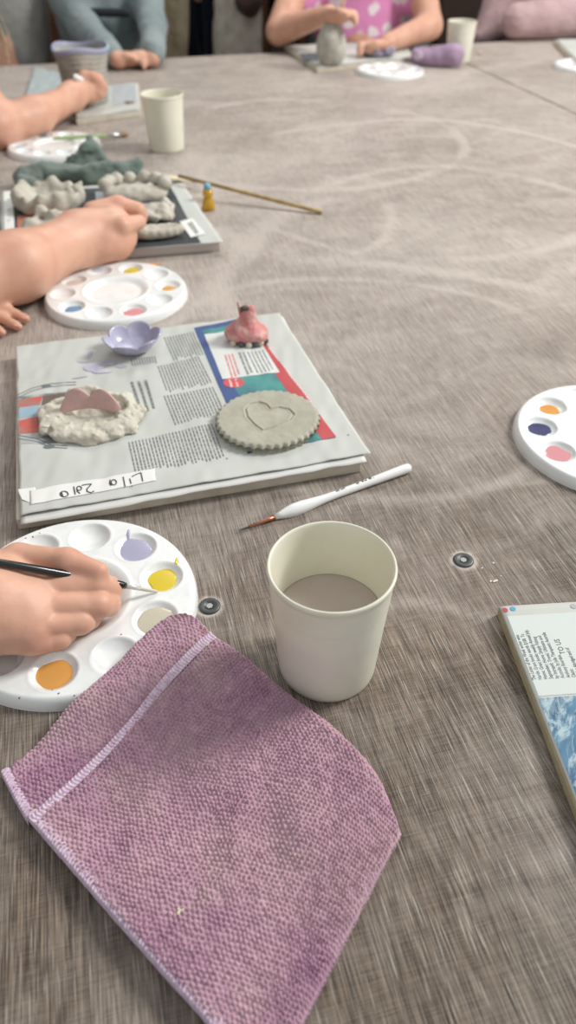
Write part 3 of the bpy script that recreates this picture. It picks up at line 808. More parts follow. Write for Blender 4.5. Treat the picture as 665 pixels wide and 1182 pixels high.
for i in range(5): pr.disc(10.5, 232+12*i, .0022, ry=.0012); pr.make('handwriting', MATS['black_marker'], news2, .0018)
pr.text(((216, 260), (222, 257), (230, 270), (226, 272)), 2, 3, .4); pr.make('handwriting', MATS['black_marker'], news2, .0018)

# far boards
def far_board(px, label, nlabel, pic=None, th=.011, rise=.001, extra=None):
    q = [tuple(P(x, y, th))[:2] for x, y in px]
    o = slab('tile_board', q, 0, th, board_m); tag(o, label, 'board', 'square work boards')
    cx = sum(p[0] for p in q)/4; cy = sum(p[1] for p in q)/4
    n = sheet('newspaper', [(cx+(a-cx)*.97, cy+(b_-cy)*.97) for a, b_ in q], th+rise, paper_m, amp=.002, n=40, seed=int(px[0][0])+1)
    tag(n, nlabel, 'newspaper')
    if pic:
        pr = Printer(th+rise, .002, int(px[0][0])+1)
        for pp, mm in pic: pr.pq(pp, 6, 6); pr.make('printed_picture', mm, n, .0002)
    return n
dk = col('dark_photo', (86, 92, 98))
far_board([(366, 79), (482, 67), (462, 48), (328, 53)], 'square board at far edge in front of the girl in pink', 'newspaper under the rounded clay pot at the far edge', [(((345, 62), (372, 62), (372, 70), (352, 71)), dk)])
far_board([(88, 138), (162, 128), (160, 96), (66, 104)], 'square board at upper left under the coil pot', 'grey newspaper under the coil pot', [(((130, 100), (156, 98), (158, 120), (130, 124)), col('soft_grey', (178, 182, 184)))])
o = far_board([(668, 75), (760, 66), (745, 44), (640, 46)], 'square board on the far right table before the person in pale pink', 'newspaper on the board at far right', None)
fs = sheet('newspaper', [P(30, 112, 0), P(82, 108, 0), P(84, 90, 0), P(40, 78, 0)], .002, mat('blue_grey_paper', (176, 186, 186), .6), amp=.003, n=30, seed=3)
tag(fs, 'loose pale blue-grey sheet on the table left of the coil pot', 'paper sheet')

# ------------------------------------------------------------------ clay pieces on the main board
clay = mat('grey_stoneware_clay', (178, 176, 160), .75, .4, noise=((166, 162, 146), 60, .35, .7), bump=(260, .35, .0008))
clay_w = mat('pale_slip_clay', (208, 204, 190), .6, .4, noise=((190, 183, 166), 70, .4, .7), bump=(240, .4, .001))
zB = zT+.0009
# fluted disc with engraved heart
cd = P(309, 482, zB+.007); RD = .0465
heart = [np.array(tuple(P(x, y, zB+.008))[:2]) for x, y in ((303, 497), (293, 490), (285, 481), (283, 472), (289, 466), (299, 464), (307, 467), (312, 473), (322, 470), (333, 472), (339, 478), (334, 485), (320, 492), (303, 497))]
nr, na = 150, 420
rr = np.r_[np.linspace(.0005, .93, nr-12), .93+.07*np.sin(np.linspace(0, math.pi/2, 13)[1:])]; aa = np.arange(na)*2*math.pi/na
A, T = np.meshgrid(aa, rr, indexing='ij')
flute = 1+.022*np.cos(A*38)*np.clip((T-.86)/.14, 0, 1)+.02*np.sin(2*A+.6)
Rr = RD*T*flute; X = cd.x+Rr*np.cos(A); Y = cd.y+Rr*np.sin(A)
D = np.full(X.shape, 1e3)
for a_, b_ in zip(heart[:-1], heart[1:]):
    ab = b_-a_; tt = np.clip(((X-a_[0])*ab[0]+(Y-a_[1])*ab[1])/(ab@ab), 0, 1)
    D = np.minimum(D, np.hypot(X-a_[0]-tt*ab[0], Y-a_[1]-tt*ab[1]))
q = np.stack([X, Y, 0*X], -1)
e = np.clip((1-T)/.07, 0, 1)
Z = zB+.0085*(.62+.38*np.sqrt(np.clip(1-(1-e)**2, 0, 1)))-.0011*np.exp(-(D/.0009)**2)+.00035*np.exp(-((D-.0018)/.0008)**2)+.0006*fbm(q, 60, 4)
V = np.stack([X, Y, TZ+Z], -1).reshape(-1, 3); L = len(rr)
Fs = grid_faces(na, L, True)
low = np.stack([cd.x+RD*.985*(1+.022*np.cos(aa*38)+.02*np.sin(2*aa+.6))*np.cos(aa), cd.y+RD*.985*(1+.022*np.cos(aa*38)+.02*np.sin(2*aa+.6))*np.sin(aa), np.full(na, TZ+zB-.0002)], -1)
n0 = len(V); V = np.concatenate([V, low]); i = np.arange(na); j = (i+1) % na
Fs = np.concatenate([Fs, np.stack([i*L+L-1, n0+i, n0+j, j*L+L-1], -1)[:, ::-1][:, ::-1]])
o = link('clay_disc', V, Fs[:, ::1], clay); tag(o, 'round grey clay disc with a fluted edge and an engraved heart', 'clay disc')

# lilac flower bowl
cb = P(155, 404, zB); na, nt = 144, 26
V = []
def flower(t, a, off):
    # scalloped rim: six petals lifted
    pet = abs(math.sin(3*a+.4))**.5
    r = (.0085*min(t*2, 1)+(.0175+.0015*math.sin(a*2))*t**.9*(.80+.26*pet))
    z = .0012+.0165*t**2.0*(.66+.40*pet)
    return r*1.04+off*.0020*t, z-off*.0014*(1-t)
prof = [(t/nt, 0) for t in range(nt+1)]+[(1-t/nt, 1) for t in range(nt+1)]
for k in range(na):
    a = 2*math.pi*k/na
    for t, off in prof:
        r, z = flower(max(t, .002), a, off); V.append((cb.x+r*math.cos(a), cb.y+r*math.sin(a), cb.z+max(z, .0001)))
lil = bpy.data.materials.new('lilac_glaze'); lil.use_nodes = True
mat_l = mat('lilac_painted_clay', (164, 162, 186), .3, .5, coat=.3, noise=((184, 182, 202), 80, .4, .7))
o = link('flower_bowl', np.array(V), grid_faces(na, len(prof), True)[:, ::-1], mat_l); tag(o, 'small lilac flower-shaped clay bowl with scalloped petals', 'clay bowl')

# pink bird-like figurine
cf = P(284, 392, zB)
pinkc = mat('pink_painted_clay', (200, 126, 124), .55, .4, noise=((212, 172, 162), 90, .45, .66), bump=(300, .3, .0008))
def off(c, x, y, z): return tuple(c+Vector((x, y, z)))
figb = sdf_mesh([([('e', off(cf, 0, 0, .0095), (.0235, .0185, .0105)), ('e', off(cf, .011, -.004, .007), (.013, .012, .0075))], .006, 0),
                 ([R(off(cf, .001, .0, .014), off(cf, .003, .002, .027), .0125, .0085), R(off(cf, .003, .002, .027), off(cf, .005, .002, .033), .0085, .0064)], .004, .007)],
                .0009, disp=lambda X: .0012*fbm(X, 110, 3))
fig = empty('clay_figurine', cf); tag(fig, 'small pink painted clay creature with a raised head and pointed horn', 'clay figurine')
link('body', figb[0], figb[1], pinkc, fig)
v_ = sdf_mesh([([R(off(cf, -.0040, .003, .026), off(cf, -.0075, .004, .041), .0024, .0010)], 0, 0)], .0005); link('horn', v_[0], v_[1], mat('horn_clay', (196, 150, 140), .6), fig)
v_ = sdf_mesh([([('e', off(cf, .0018, .001, .0360), (.0066, .0045, .0026)), R(off(cf, -.003, .0005, .0335), off(cf, -.004, -.001, .030), .0016, .001)], .002, 0)], .0005); link('crest', v_[0], v_[1], mat('dark_brown_glaze', (88, 72, 68), .5), fig)
for i, (x, y, m_) in enumerate(((-.004, -.0175, 0), (.004, -.0185, 1), (.011, -.0165, 0), (.0165, -.0135, 1), (.0215, -.0085, 0), (-.013, -.0150, 1))):
    v_ = sdf_mesh([([('e', off(cf, x, y, .0032), (.0034, .003, .0036))], 0, 0)], .0005); link('foot', v_[0], v_[1], mat('foot_pale', (206, 196, 176), .6) if m_ else mat('foot_dark', (86, 92, 92), .6), fig)

# ragged clay ring with an arched pink petal
cr_ = P(106, 484, zB)
ringp = []
rnd = random.Random(5)
for k in range(22):
    a = 2*math.pi*k/22; r = .0395*(1+.05*rnd.uniform(-1, 1)); x, y = r*1.05*math.cos(a), r*.92*math.sin(a)
    s = rnd.uniform(.005, .009); ringp.append(('e', off(cr_, x, y, .0040), (s*.8, s*1.1, s*.6), a+rnd.uniform(-.8, .8)))
for k in range(11):
    a = 2*math.pi*k/11+.1; r = .032*(1+.08*rnd.uniform(-1, 1)); s = rnd.uniform(.008, .012)
    ringp.append(('e', off(cr_, r*1.05*math.cos(a), r*.9*math.sin(a), .0055), (s*1.1, s*.85, s*.42), a+1))
ringg = sdf_mesh([([('e', off(cr_, 0, 0, .0015), (.046, .040, .0062))], 0, 0), (ringp, .003, .004),
                  ([('e', off(cr_, -.010, .022, .013), (.0165, .0042, .010), .25), ('e', off(cr_, -.004, .029, .009), (.012, .007, .007), .3)], .002, .0015),
                  (chain([off(cr_, .010, .020, .010), off(cr_, .020, .023, .012), off(cr_, .032, .014, .012), off(cr_, .037, .001, .010), off(cr_, .033, -.006, .008)], [.0034, .0034, .0036, .0036, .004])+chain([off(cr_, .010, .020, .010), off(cr_, .016, .012, .011), off(cr_, .024, .006, .010)], [.003, .003, .003]), .0015, .0015)],
                 .0010, cuts=((('e', off(cr_, 0, -.003, .010), (.026, .016, .0075)), .003),), disp=lambda X: .0017*fbm(X*np.array([1, 1, 1.5]), 120, 8, 4), floor=TZ+zB-.0002)
crn = empty('clay_rosette', cr_); tag(crn, 'ragged pale clay ring with an arched dusty pink petal in its middle', 'clay piece')
link('ring', ringg[0], ringg[1], clay_w, crn)
# petal: a leaning arch wall
V = []; n = 60
for i in range(n+1):
    t = i/n; x = -.029+.058*t
    y = -.002+.004*math.sin(math.pi*t)
    hh = .003+.0125*(abs(math.sin(math.pi*min(t*1.9, 1)*.98))*.9 if t < .52 else abs(math.sin(math.pi*min((1-t)*1.95, 1)*.98))*.85)+.004*math.sin(math.pi*t)
    base_ = .0055+.0050*math.sin(math.pi*t)
    for j in range(9):
        s = j/8; V.append(off(cr_, x, y+.006*s*(1-.2*s), base_+hh*s*1.15))
Vb = [(v[0], v[1]+.0022, v[2]-.0008) for v in V]; n0 = len(V)
Fp = [tuple(f) for f in grid_faces(n+1, 9)]; Fb = [tuple(int(i)+n0 for i in f[::-1]) for f in Fp]
side = []
for i in range(n): a, b_ = i*9+8, (i+1)*9+8; side.append((a, b_, n0+b_, n0+a)); a, b_ = i*9, (i+1)*9; side.append((b_, a, n0+a, n0+b_))
link('petal', V+Vb, Fp+Fb+side, mat('dusty_pink_clay', (208, 172, 166), .6, noise=((196, 160, 154), 60, .4, .6)), crn)['label'] = 'arched dusty pink petal'

# ------------------------------------------------------------------ clay pieces, middle left board
greyc = mat('raw_grey_clay', (198, 193, 180), .8, .3, noise=((178, 171, 157), 45, .35, .7), bump=(160, .5, .002))
zC = z2+.001
def lump(name, prims, label, cat, vox=.0022, amp=.003, sc=70, seed=1, m=greyc, k=.006, cuts=(), floor=None):
    v_ = sdf_mesh([(prims, k, 0)], vox, disp=lambda X: amp*fbm(X, sc, seed), cuts=cuts, floor=TZ+zC-.0003 if floor is None else floor)
    o = link(name, v_[0], v_[1], m); tag(o, label, cat); return o
c = P(58, 238, zC)
pr_ = [('e', off(c, 0, 0, .006), (.048, .036, .008))]
for k in range(12):
    a = 2*math.pi*k/12; r_ = rnd.uniform(.9, 1.08)
    pr_.append(R(off(c, .042*r_*math.cos(a), .032*r_*math.sin(a), .006), off(c, .050*r_*math.cos(a), .038*r_*math.sin(a), .022+.005*(k % 2)), .008, .005))
for k in range(12):
    a = 2*math.pi*k/12; b_ = 2*math.pi*(k+1)/12
    pr_.append(R(off(c, .047*math.cos(a), .036*math.sin(a), .012+.006*(k % 2)), off(c, .047*math.cos(b_), .036*math.sin(b_), .012+.006*((k+1) % 2)), .006, .006))
lump('clay_bowl', pr_, 'crumpled grey clay bowl with a wavy rim on the middle left board', 'clay bowl', amp=.0048, sc=34, k=.010)
c = P(158, 228, zC)
pr_ = [('e', off(c, 0, -.004, .008), (.050, .026, .011))]
for k in range(8):
    a = math.radians(190-200*k/7*.98); pr_.append(('e', off(c, .046*math.cos(a), .028*math.sin(a)+.004, .020), (.0105, .010, .010)))
lump('clay_bowl', pr_, 'grey clay bowl edged with rolled balls, behind the painting hand', 'clay bowl', amp=.0016, k=.004, seed=3)
c = P(56, 270, zC)
lump('clay_piece', [('e', off(c, 0, .0, .010), (.034, .022, .011), .3), ('e', off(c, -.020, -.004, .010), (.022, .016, .009), 1.0), ('e', off(c, .018, .010, .015), (.022, .012, .009)), R(off(c, -.03, -.01, .004), off(c, -.01, .02, .026), .006, .005), R(off(c, -.008, .018, .024), off(c, .012, .004, .02), .005, .006)],
     'folded grey clay piece under the forearm on the middle left board', 'clay piece', amp=.004, seed=5)
c = P(176, 254, zC)
lump('clay_piece', [('e', off(c, 0, 0, .009), (.034, .024, .009), .5), ('e', off(c, .012, .008, .013), (.022, .012, .006), .5), R(off(c, -.02, -.012, .008), off(c, .018, .014, .016), .006, .008)],
     'wedge of crumpled grey clay right of the painting hand', 'clay piece', amp=.0045, sc=90, seed=6)
c = P(186, 274, zC)
lump('clay_spoon', [('e', off(c, 0, 0, .006), (.030, .015, .006), .25), R(off(c, -.026, -.005, .006), off(c, -.062, -.012, .005), .0055, .004)]+
     [R(off(c, .027*math.cos(a1), .007*math.sin(a1)*1.6+.007*math.cos(a1), .010), off(c, .027*math.cos(a1+.4), .007*math.sin(a1+.4)*1.6+.007*math.cos(a1+.4), .010), .0035, .0035) for a1 in np.arange(0, 6.28, .4)],
     'flat grey clay spoon shape at the front of the middle left board', 'clay spoon', amp=.0012, seed=7, vox=.0018)

# green cloth
c = P(95, 200, 0); gm = mat('dusty_green_cotton', (116, 128, 120), .95, .1, noise=((92, 106, 98), 18, .35, .7), bump=(300, .4, .002), sheen=.3)
W = lambda x, y, z: tuple(P(x, y, z))
g2 = lambda x, y, Y: tuple(Q(x, y, Y))
gc = [R(W(32, 206, .014), W(62, 200, .018), .020, .017), R(W(62, 200, .018), W(100, 202, .016), .015, .015), R(W(100, 202, .016), W(138, 198, .016), .015, .014), R(W(138, 198, .016), W(157, 198, .012), .013, .008),
      R(g2(100, 192, 1.33), g2(105, 176, 1.34), .026, .020), R(g2(105, 176, 1.34), g2(103, 160, 1.35), .018, .005), R(g2(110, 180, 1.34), g2(124, 192, 1.33), .014, .012), R(g2(96, 178, 1.34), g2(82, 192, 1.34), .010, .012),
      R(W(28, 214, .012), W(52, 216, .010), .013, .010), R(g2(34, 196, 1.31), g2(92, 194, 1.30), .008, .008), R(g2(96, 196, 1.28), g2(158, 190, 1.33), .007, .010)]
v_ = sdf_mesh([(gc, .007, 0)], .0024, disp=lambda X: .005*fbm(X*np.array([1, 1, 1.6]), 44, 9), floor=TZ+.0004)
o = link('cleaning_cloth', v_[0], v_[1], gm); tag(o, 'crumpled dusty green cloth in a heap behind the middle left board', 'cloth')

# purple rolled cloth at far edge
pm = mat('purple_cotton', (168, 144, 166), .95, .1, noise=((150, 126, 152), 14, .4, .6), sheen=.3)
v_ = sdf_mesh([([R(W(482, 66, .018), W(522, 64, .026), .020, .030), R(W(484, 64, .03), W(478, 60, .055), .012, .004), R(W(486, 66, .02), W(505, 68, .018), .018, .02)], .01, 0)], .004, disp=lambda X: .004*fbm(X, 30, 2), floor=TZ+.0004)
o = link('cleaning_cloth', v_[0], v_[1], pm); tag(o, 'rolled purple cloth at the far edge, left of the cup', 'cloth')

# small dish beside the girl's hand
c = P(436, 64, .014)
v_ = sdf_mesh([([('e', off(c, 0, 0, .006), (.042, .036, .008))]+[('e', off(c, .036*math.cos(a), .030*math.sin(a), .014), (.011, .011, .009)) for a in np.arange(0, 6.2, .9)], .006, 0)], .003, disp=lambda X: .002*fbm(X, 60, 2))
o = link('clay_dish', v_[0], v_[1], mat('purple_grey_glaze', (150, 144, 160), .35, coat=.3, noise=((100, 92, 118), 60, .45, .6))); tag(o, 'small purple-grey knobbly clay dish beside the hand of the girl in pink', 'clay dish')

# rounded clay pot
c = P(382, 74, .0125)
prof = [(0, 0), (.024, 0), (.030, .006), (.0365, .022), (.0385, .038), (.036, .056), (.029, .074), (.018, .088), (.012, .092), (.009, .090), (.006, .080), (0, .078)]
pts = poly_curve([p for p in prof], 70)
V, Fs = lathe([(max(p[0], 0), p[1]) for p in pts], 72, c)
V = np.array(V); d_ = V-np.array(c); V = V+(d_/np.maximum(np.linalg.norm(d_, axis=1), 1e-6)[:, None])*(.0014*fbm(V, 60, 2))[:, None]
o = link('clay_pot', V, Fs, mat('pale_grey_pot', (190, 186, 174), .8, noise=((168, 164, 152), 40, .4, .6))); tag(o, 'rounded closed pale clay pot painted by the girl in pink', 'clay pot')

# coil pot at upper left
pc = P(101, 118, .0125)
prof_o = [(.0, .0), (.040, .0), (.044, .004), (.046, .02), (.0475, .04), (.049, .06), (.052, .08), (.056, .097), (.058, .104)]
prof_i = [(.055, .1055), (.0515, .098), (.047, .08), (.044, .06), (.042, .03), (.038, .008), (0, .006)]
def coil(r, z): return r+.0012*abs(math.sin(math.pi*z/.0095))
po = [tuple(p) for p in poly_curve(prof_o, 110)]; pi_ = [tuple(p) for p in poly_curve(prof_i, 60)]
full = [(coil(r, z) if r > .038 else max(r, 0), z) for r, z in po]+[(coil(r, z) if r > .02 else max(r, 0), z) for r, z in pi_]
V, Fs = lathe(full, 90, pc); V = np.array(V); zf = (V[:, 2]-pc.z)/.104
a_ = np.arctan2(V[:, 1]-pc.y, V[:, 0]-pc.x)
V[:, 2] += np.clip(zf-.5, 0, 1)*.006*np.cos(3*a_+.9)*-1
V[:, :2] += (V[:, :2]-np.array(pc)[:2])*(.06*np.sin(3*a_+1)*np.clip(zf, 0, 1))[:, None]
root = empty('coil_pot', pc); tag(root, 'tall grey coil pot with a blue-violet painted wavy rim at upper left', 'clay pot')
link('pot_body', V, Fs, mat('grey_coil_clay', (178, 174, 164), .8, noise=((156, 152, 142), 40, .4, .6)), root)
k0 = [i for i, p in enumerate(full) if i < 110 and p[1] > .095]; ks = k0+[110, 111, 112, 113]
pr2 = [(full[i][0]+(.0009 if i < 110 else -.0009), full[i][1]+(.0012 if i >= 108 and i < 112 else 0)) for i in ks]
V, Fs = lathe(pr2, 90, pc); V = np.array(V); zf = (V[:, 2]-pc.z)/.104
a_ = np.arctan2(V[:, 1]-pc.y, V[:, 0]-pc.x)
V[:, 2] += np.clip(zf-.5, 0, 1)*.006*np.cos(3*a_+.9)*-1
V[:, :2] += (V[:, :2]-np.array(pc)[:2])*(.06*np.sin(3*a_+1)*np.clip(zf, 0, 1))[:, None]
link('painted_rim', V, Fs, mat('blue_violet_glaze', (158, 160, 184), .5, noise=((150, 182, 184), 25, .55, .62)), root)['label'] = 'blue-violet painted rim'
o = flake('clay_lump', 148, 118, .016, .009, None, mat('brown_clay_bit', (150, 122, 108), .8), 2); tag(o, 'small brown clay scrap on the newspaper right of the coil pot', 'clay scrap')

# ------------------------------------------------------------------ brushes
def brush(A, B, prof, cols, label, name='paint_brush', flat=1, extra=None, group=None):
    """prof: dict part -> list (t,r); t from 0 (hair tip) to 1"""
    root = empty(name, (Vector(A)+Vector(B))/2); tag(root, label, 'paint brush', group)
    for nm, pf in prof.items():
        V, Fs = axis_lathe(A, B, pf, 28, flat); link(nm, V, Fs, cols[nm], root)
    return root
hair_d = mat('dark_brush_hair', (70, 66, 62), .6); copper = mat('copper_ferrule', (184, 120, 96), .3, metal=.9); silver = mat('silver_ferrule', (200, 200, 198), .3, metal=.9)
white_h = mat('white_lacquer', (236, 236, 234), .25, coat=.4)
A = P(274, 613, .0018); B = P(474, 539, .0045)
wb = brush(A, B, {'bristles': [(0, 0), (.02, .0005), (.05, .0008), (.066, .0009)], 'ferrule': [(.064, 0), (.064, .0011), (.12, .0013), (.16, .0017), (.205, .0020), (.207, 0)],
   'handle': [(.20, 0), (.20, .0020), (.235, .0032), (.27, .0048), (.305, .0056), (.35, .0056), (.41, .0046), (.48, .0036), (.56, .0032), (.75, .0036), (.96, .0043), (.985, .0040), (.996, .0028), (1, 0)]},
   {'bristles': hair_d, 'ferrule': copper, 'handle': white_h}, 'white-handled fine paint brush with copper ferrule, behind the foreground cup')
d = (B-A).normalized(); uu = d.cross(Vector((0, 0, 1))).normalized(); up = uu.cross(d)
parts = []
for i, (t, ln) in enumerate(((.545, .0022), (.56, .001), (.575, .002), (.59, .0012), (.665, .003), (.70, .0018), (.715, .0022), (.74, .003), (.765, .001))):
    c0 = A+(B-A)*t; r_ = .0033 if t < .62 else .0036
    V = []
    for s in (0, 1):
        for k in range(5):
            an = math.radians(82+k*(9 if i % 2 else 5)); V.append(c0+d*(ln*s)+uu*(math.cos(an)*(r_+.0001))+up*(math.sin(an)*(r_+.00012)))
    parts.append((V, [(k, k+1, 6+k, 5+k) for k in range(4)]))
V, Fc = merge(parts); link('handle_lettering', V, Fc, mat('black_print', (50, 50, 52), .5), wb)
# brush in the foreground hand
A1 = P(183, 683, .0105); B1 = P(-70, 636.5, .088)
hb = brush(A1, B1, {'bristles': [(0, 0), (.01, .0008), (.04, .0014), (.085, .0016), (.10, .0015)], 'ferrule': [(.098, 0), (.098, .0017), (.13, .0019), (.175, .0021), (.176, 0)],
   'handle': [(.172, 0), (.172, .0023), (.19, .0027), (.24, .0030), (.36, .0033), (.6, .0028), (.97, .0018), (1, 0)]},
   {'bristles': mat('cream_coated_hair', (206, 202, 186), .5), 'ferrule': mat('pale_ferrule', (216, 216, 210), .35, metal=.4), 'handle': mat('black_lacquer', (16, 16, 18), .25, coat=.5)}, 'black-handled paint brush held in the foreground hand over the cream paint')
# brush behind the middle palette
A2 = P(185, 305, .004); B2 = P(70, 318, .005)
brush(A2, B2, {'bristles': [(0, 0), (.03, .002), (.09, .0032), (.15, .0028)], 'ferrule': [(.145, 0), (.145, .0030), (.26, .0026), (.262, 0)], 'handle': [(.255, 0), (.255, .0026), (.4, .0040), (.6, .004), (.97, .0026), (1, 0)]},
   {'bristles': mat('orange_hair', (204, 134, 66), .7), 'ferrule': mat('yellow_ferrule', (206, 176, 90), .4, metal=.5), 'handle': mat('lilac_lacquer', (206, 206, 222), .3)}, 'pale lilac paint brush with an orange tip, behind the blue and pink palette')
# brush on the upper-left palette
A3 = P(149, 155, .004); B3 = P(60, 160, .016)
brush(A3, B3, {'bristles': [(0, 0), (.02, .003), (.06, .0044), (.10, .004)], 'ferrule': [(.095, 0), (.095, .0042), (.2, .0036), (.30, .0034), (.302, 0)], 'handle': [(.295, 0), (.295, .0034), (.45, .0045), (.6, .004), (.97, .0026), (1, 0)]},
   {'bristles': mat('brown_hair', (150, 112, 76), .7), 'ferrule': silver, 'handle': mat('green_lacquer', (150, 170, 120), .4)}, 'paint brush with brown tip and silver ferrule lying across the upper-left palette')
# wooden skewer and flat wooden tool
A4 = P(206, 203, .028); B4 = P(372, 245, .003)
V, Fs = axis_lathe(A4, B4, [(0, 0), (0, .0026), (.5, .003), (.995, .003), (1, .0026), (1, 0)], 20)
o = link('wooden_stick', V, Fs, mat('bamboo', (186, 160, 104), .55, noise=((160, 132, 84), 60, .4, .6))); tag(o, 'long thin bamboo stick pointing right across the bare table', 'stick')
A5 = P(190, 204, .024); B5 = P(233, 209, .012)
root = empty('clay_tool', (A5+B5)/2); tag(root, 'short flat cream wooden clay tool with a dark end, under the bamboo stick', 'clay tool')
V, Fs = axis_lathe(A5, B5, [(0, 0), (.01, .006), (.1, .009), (.5, .0085), (.72, .006), (.74, 0)], 24, .3); link('blade', V, Fs, mat('cream_wood', (222, 208, 172), .55), root)
V, Fs = axis_lathe(A5, B5, [(.73, 0), (.73, .0062), (.85, .006), (.98, .003), (1, 0)], 24, .5); link('tip', V, Fs, mat('dark_wood_tip', (112, 84, 60), .5), root)
# amber bottle
c = P(241, 242, 0); root = empty('small_bottle', c); tag(root, 'tiny amber yellow bottle with a blue cap on the table right of the board', 'bottle')
V, Fs = lathe([(0, 0), (.0085, 0), (.0098, .002), (.0100, .010), (.0082, .0155), (.0060, .018), (.0078, .022), (.0080, .026), (.0060, .0305), (0, .031)], 40, c)
link('bottle_body', V, Fs, mat('amber_glass', (224, 178, 24), .12, .6, trans=.45, coat=.5), root)
V, Fs = lathe([(0, .0312), (.0052, .0312), (.0056, .033), (.0050, .0375), (.003, .039), (0, .039)], 32, c); link('cap', V, Fs, mat('sky_blue_plastic', (120, 176, 196), .35), root)

# ------------------------------------------------------------------ hands and people
skin = bpy.data.materials.new('skin'); skin.use_nodes = True
N = NT(skin); b = skin.node_tree.nodes['Principled BSDF']; oc = N.n('ShaderNodeTexCoord').outputs['Object']
k_ = N.mix(N.ss(N.noise(oc, 30, 3, .5), .35, .7), (216, 168, 143), (206, 154, 131))
k_ = N.mix(N.m('MULTIPLY', N.ss(N.noise(oc, 18, 2, .5, (4, 4, 2)), .5, .7), .5), k_, (220, 178, 152))
N.l(k_, b.inputs['Base Color']); b.inputs['Roughness'].default_value = .48; b.inputs['Specular IOR Level'].default_value = .4
b.inputs['Subsurface Weight'].default_value = .18; b.inputs['Subsurface Radius'].default_value = (1, .3, .18); b.inputs['Subsurface Scale'].default_value = .006
bpn = N.n('ShaderNodeBump'); bpn.inputs['Strength'].default_value = .25; bpn.inputs['Distance'].default_value = .0006
N.l(N.noise(oc, 380, 5, .7), bpn.inputs['Height']); N.l(bpn.outputs[0], b.inputs['Normal'])
nailm = mat('fingernail', (222, 166, 150), .35, coat=.2)

def P3(l): return [W(*p) for p in l]
# foreground child's hand (torso is outside the frame to the left)
wr = (-62, 702, .046)
arm = chain(P3([(-430, 800, .02), (-190, 742, .04), wr, (-20, 697, .043)]), [.040, .033, .0245, .025])
palm = [R(W(-30, 680, .042), W(38, 678, .0385), .021, .0110), R(W(-30, 690, .040), W(40, 699, .0365), .022, .0108), R(W(-30, 702, .036), W(40, 718, .032), .021, .0104), R(W(-30, 712, .032), W(36, 735, .026), .019, .0102),
        R(W(-40, 684, .040), W(10, 668, .038), .019, .012),
        R(W(36, 690, .036), W(80, 688, .0315), .0100, .0055), R(W(38, 711, .032), W(78, 709, .0265), .0096, .0050), R(W(38, 730, .027), W(66, 727, .0215), .0090, .0050)]
idx_ = chain(P3([(40, 679, .0395), (112, 676, .0350), (125, 680, .024), (112, 686, .014)]), [.0106, .0097, .0088, .0074])
mid_ = chain(P3([(42, 702, .0365), (114, 698, .0300), (124, 697, .020), (108, 700, .0135)]), [.0100, .0090, .0084, .0074])
rng_ = chain(P3([(44, 723, .0320), (94, 717, .0255), (102, 713, .018), (88, 708, .0140)]), [.0094, .0085, .0080, .0072])
pnk_ = chain(P3([(38, 741, .0255), (68, 735, .0215), (76, 729, .0165), (68, 716, .0140)]), [.0090, .0080, .0074, .0066])
thb_ = chain(P3([(-34, 672, .040), (22, 644, .0450), (78, 648, .0480), (114, 659, .0450)]), [.0160, .0098, .0088, .0062])
v_ = sdf_mesh([(arm, .02, 0), (palm, .014, .022), (idx_, .003, .0018), (mid_, .003, .0010), (rng_, .003, .0010), (pnk_, .003, .0012), (thb_, .004, .0040)], .0010,
              disp=lambda X: .00025*vnoise(X, 160, 3))
p1 = link('person', v_[0], v_[1], skin, org=P(-300, 770, 0)); tag(p1, 'hand and forearm of a child in the foreground gripping the black-handled brush', 'person')
def dress(p, sh, cm, side=-.12):
    pr = seat_body(sh, side); c = sh+Vector((side, -.02, 0))
    v_ = sdf_mesh([([R(c+Vector((.02, -.0, -.03)), c+Vector((0, 0, -.05)), .095, .112), R(c+Vector((0, 0, -.03)), Vector((c.x-.02, c.y, .50)), .112, .124)], .03, 0)], .006, disp=lambda X: .003*fbm(X, 22, 3)); link('top', v_[0], v_[1], cm, p)
    v_ = sdf_mesh([([R(pr[i][0], pr[i][1], pr[i][2]+.01, pr[i][3]+.01) for i in (5, 6, 8, 9)], .02, 0)], .008); link('trousers', v_[0], v_[1], mat('dark_denim_c', (50, 58, 76), .9), p)
    v_ = sdf_mesh([([('e', tuple(c+Vector((.0, 0, .235))), (.095, .088, .10))], 0, 0)], .008, disp=lambda X: .003*vnoise(X, 60, 2)); link('hair', v_[0], v_[1], mat('blond_hair', (196, 176, 142), .5, noise=((160, 136, 104), 120, .4, .6)), p)
def seat_body(sh, side=-.12):
    """torso, hips and legs of a child seated at the left edge, outside the frame"""
    c = sh+Vector((side, -.02, 0)); g = Vector((c.x-.02, c.y, 0))
    pr = [R(sh, c+Vector((0, 0, -.02)), .046, .06), R(c+Vector((0, 0, -.03)), g+Vector((0, 0, .52)), .10, .11), R(c+Vector((0, 0, .04)), c+Vector((.01, 0, .10)), .045, .04), ('e', tuple(c+Vector((.02, 0, .21))), (.088, .075, .105)), ('e', tuple(c+Vector((.107, 0, .20))), (.016, .012, .018))]
    for s_ in (-1, 1):
        pr += [R(g+Vector((.02, s_*.07, .50)), g+Vector((.19, s_*.08, .50)), .072, .055), R(g+Vector((.19, s_*.08, .50)), g+Vector((.16, s_*.08, .07)), .05, .035), R(g+Vector((.16, s_*.08, .045)), g+Vector((.27, s_*.08, .035)), .036, .03)]
    return pr
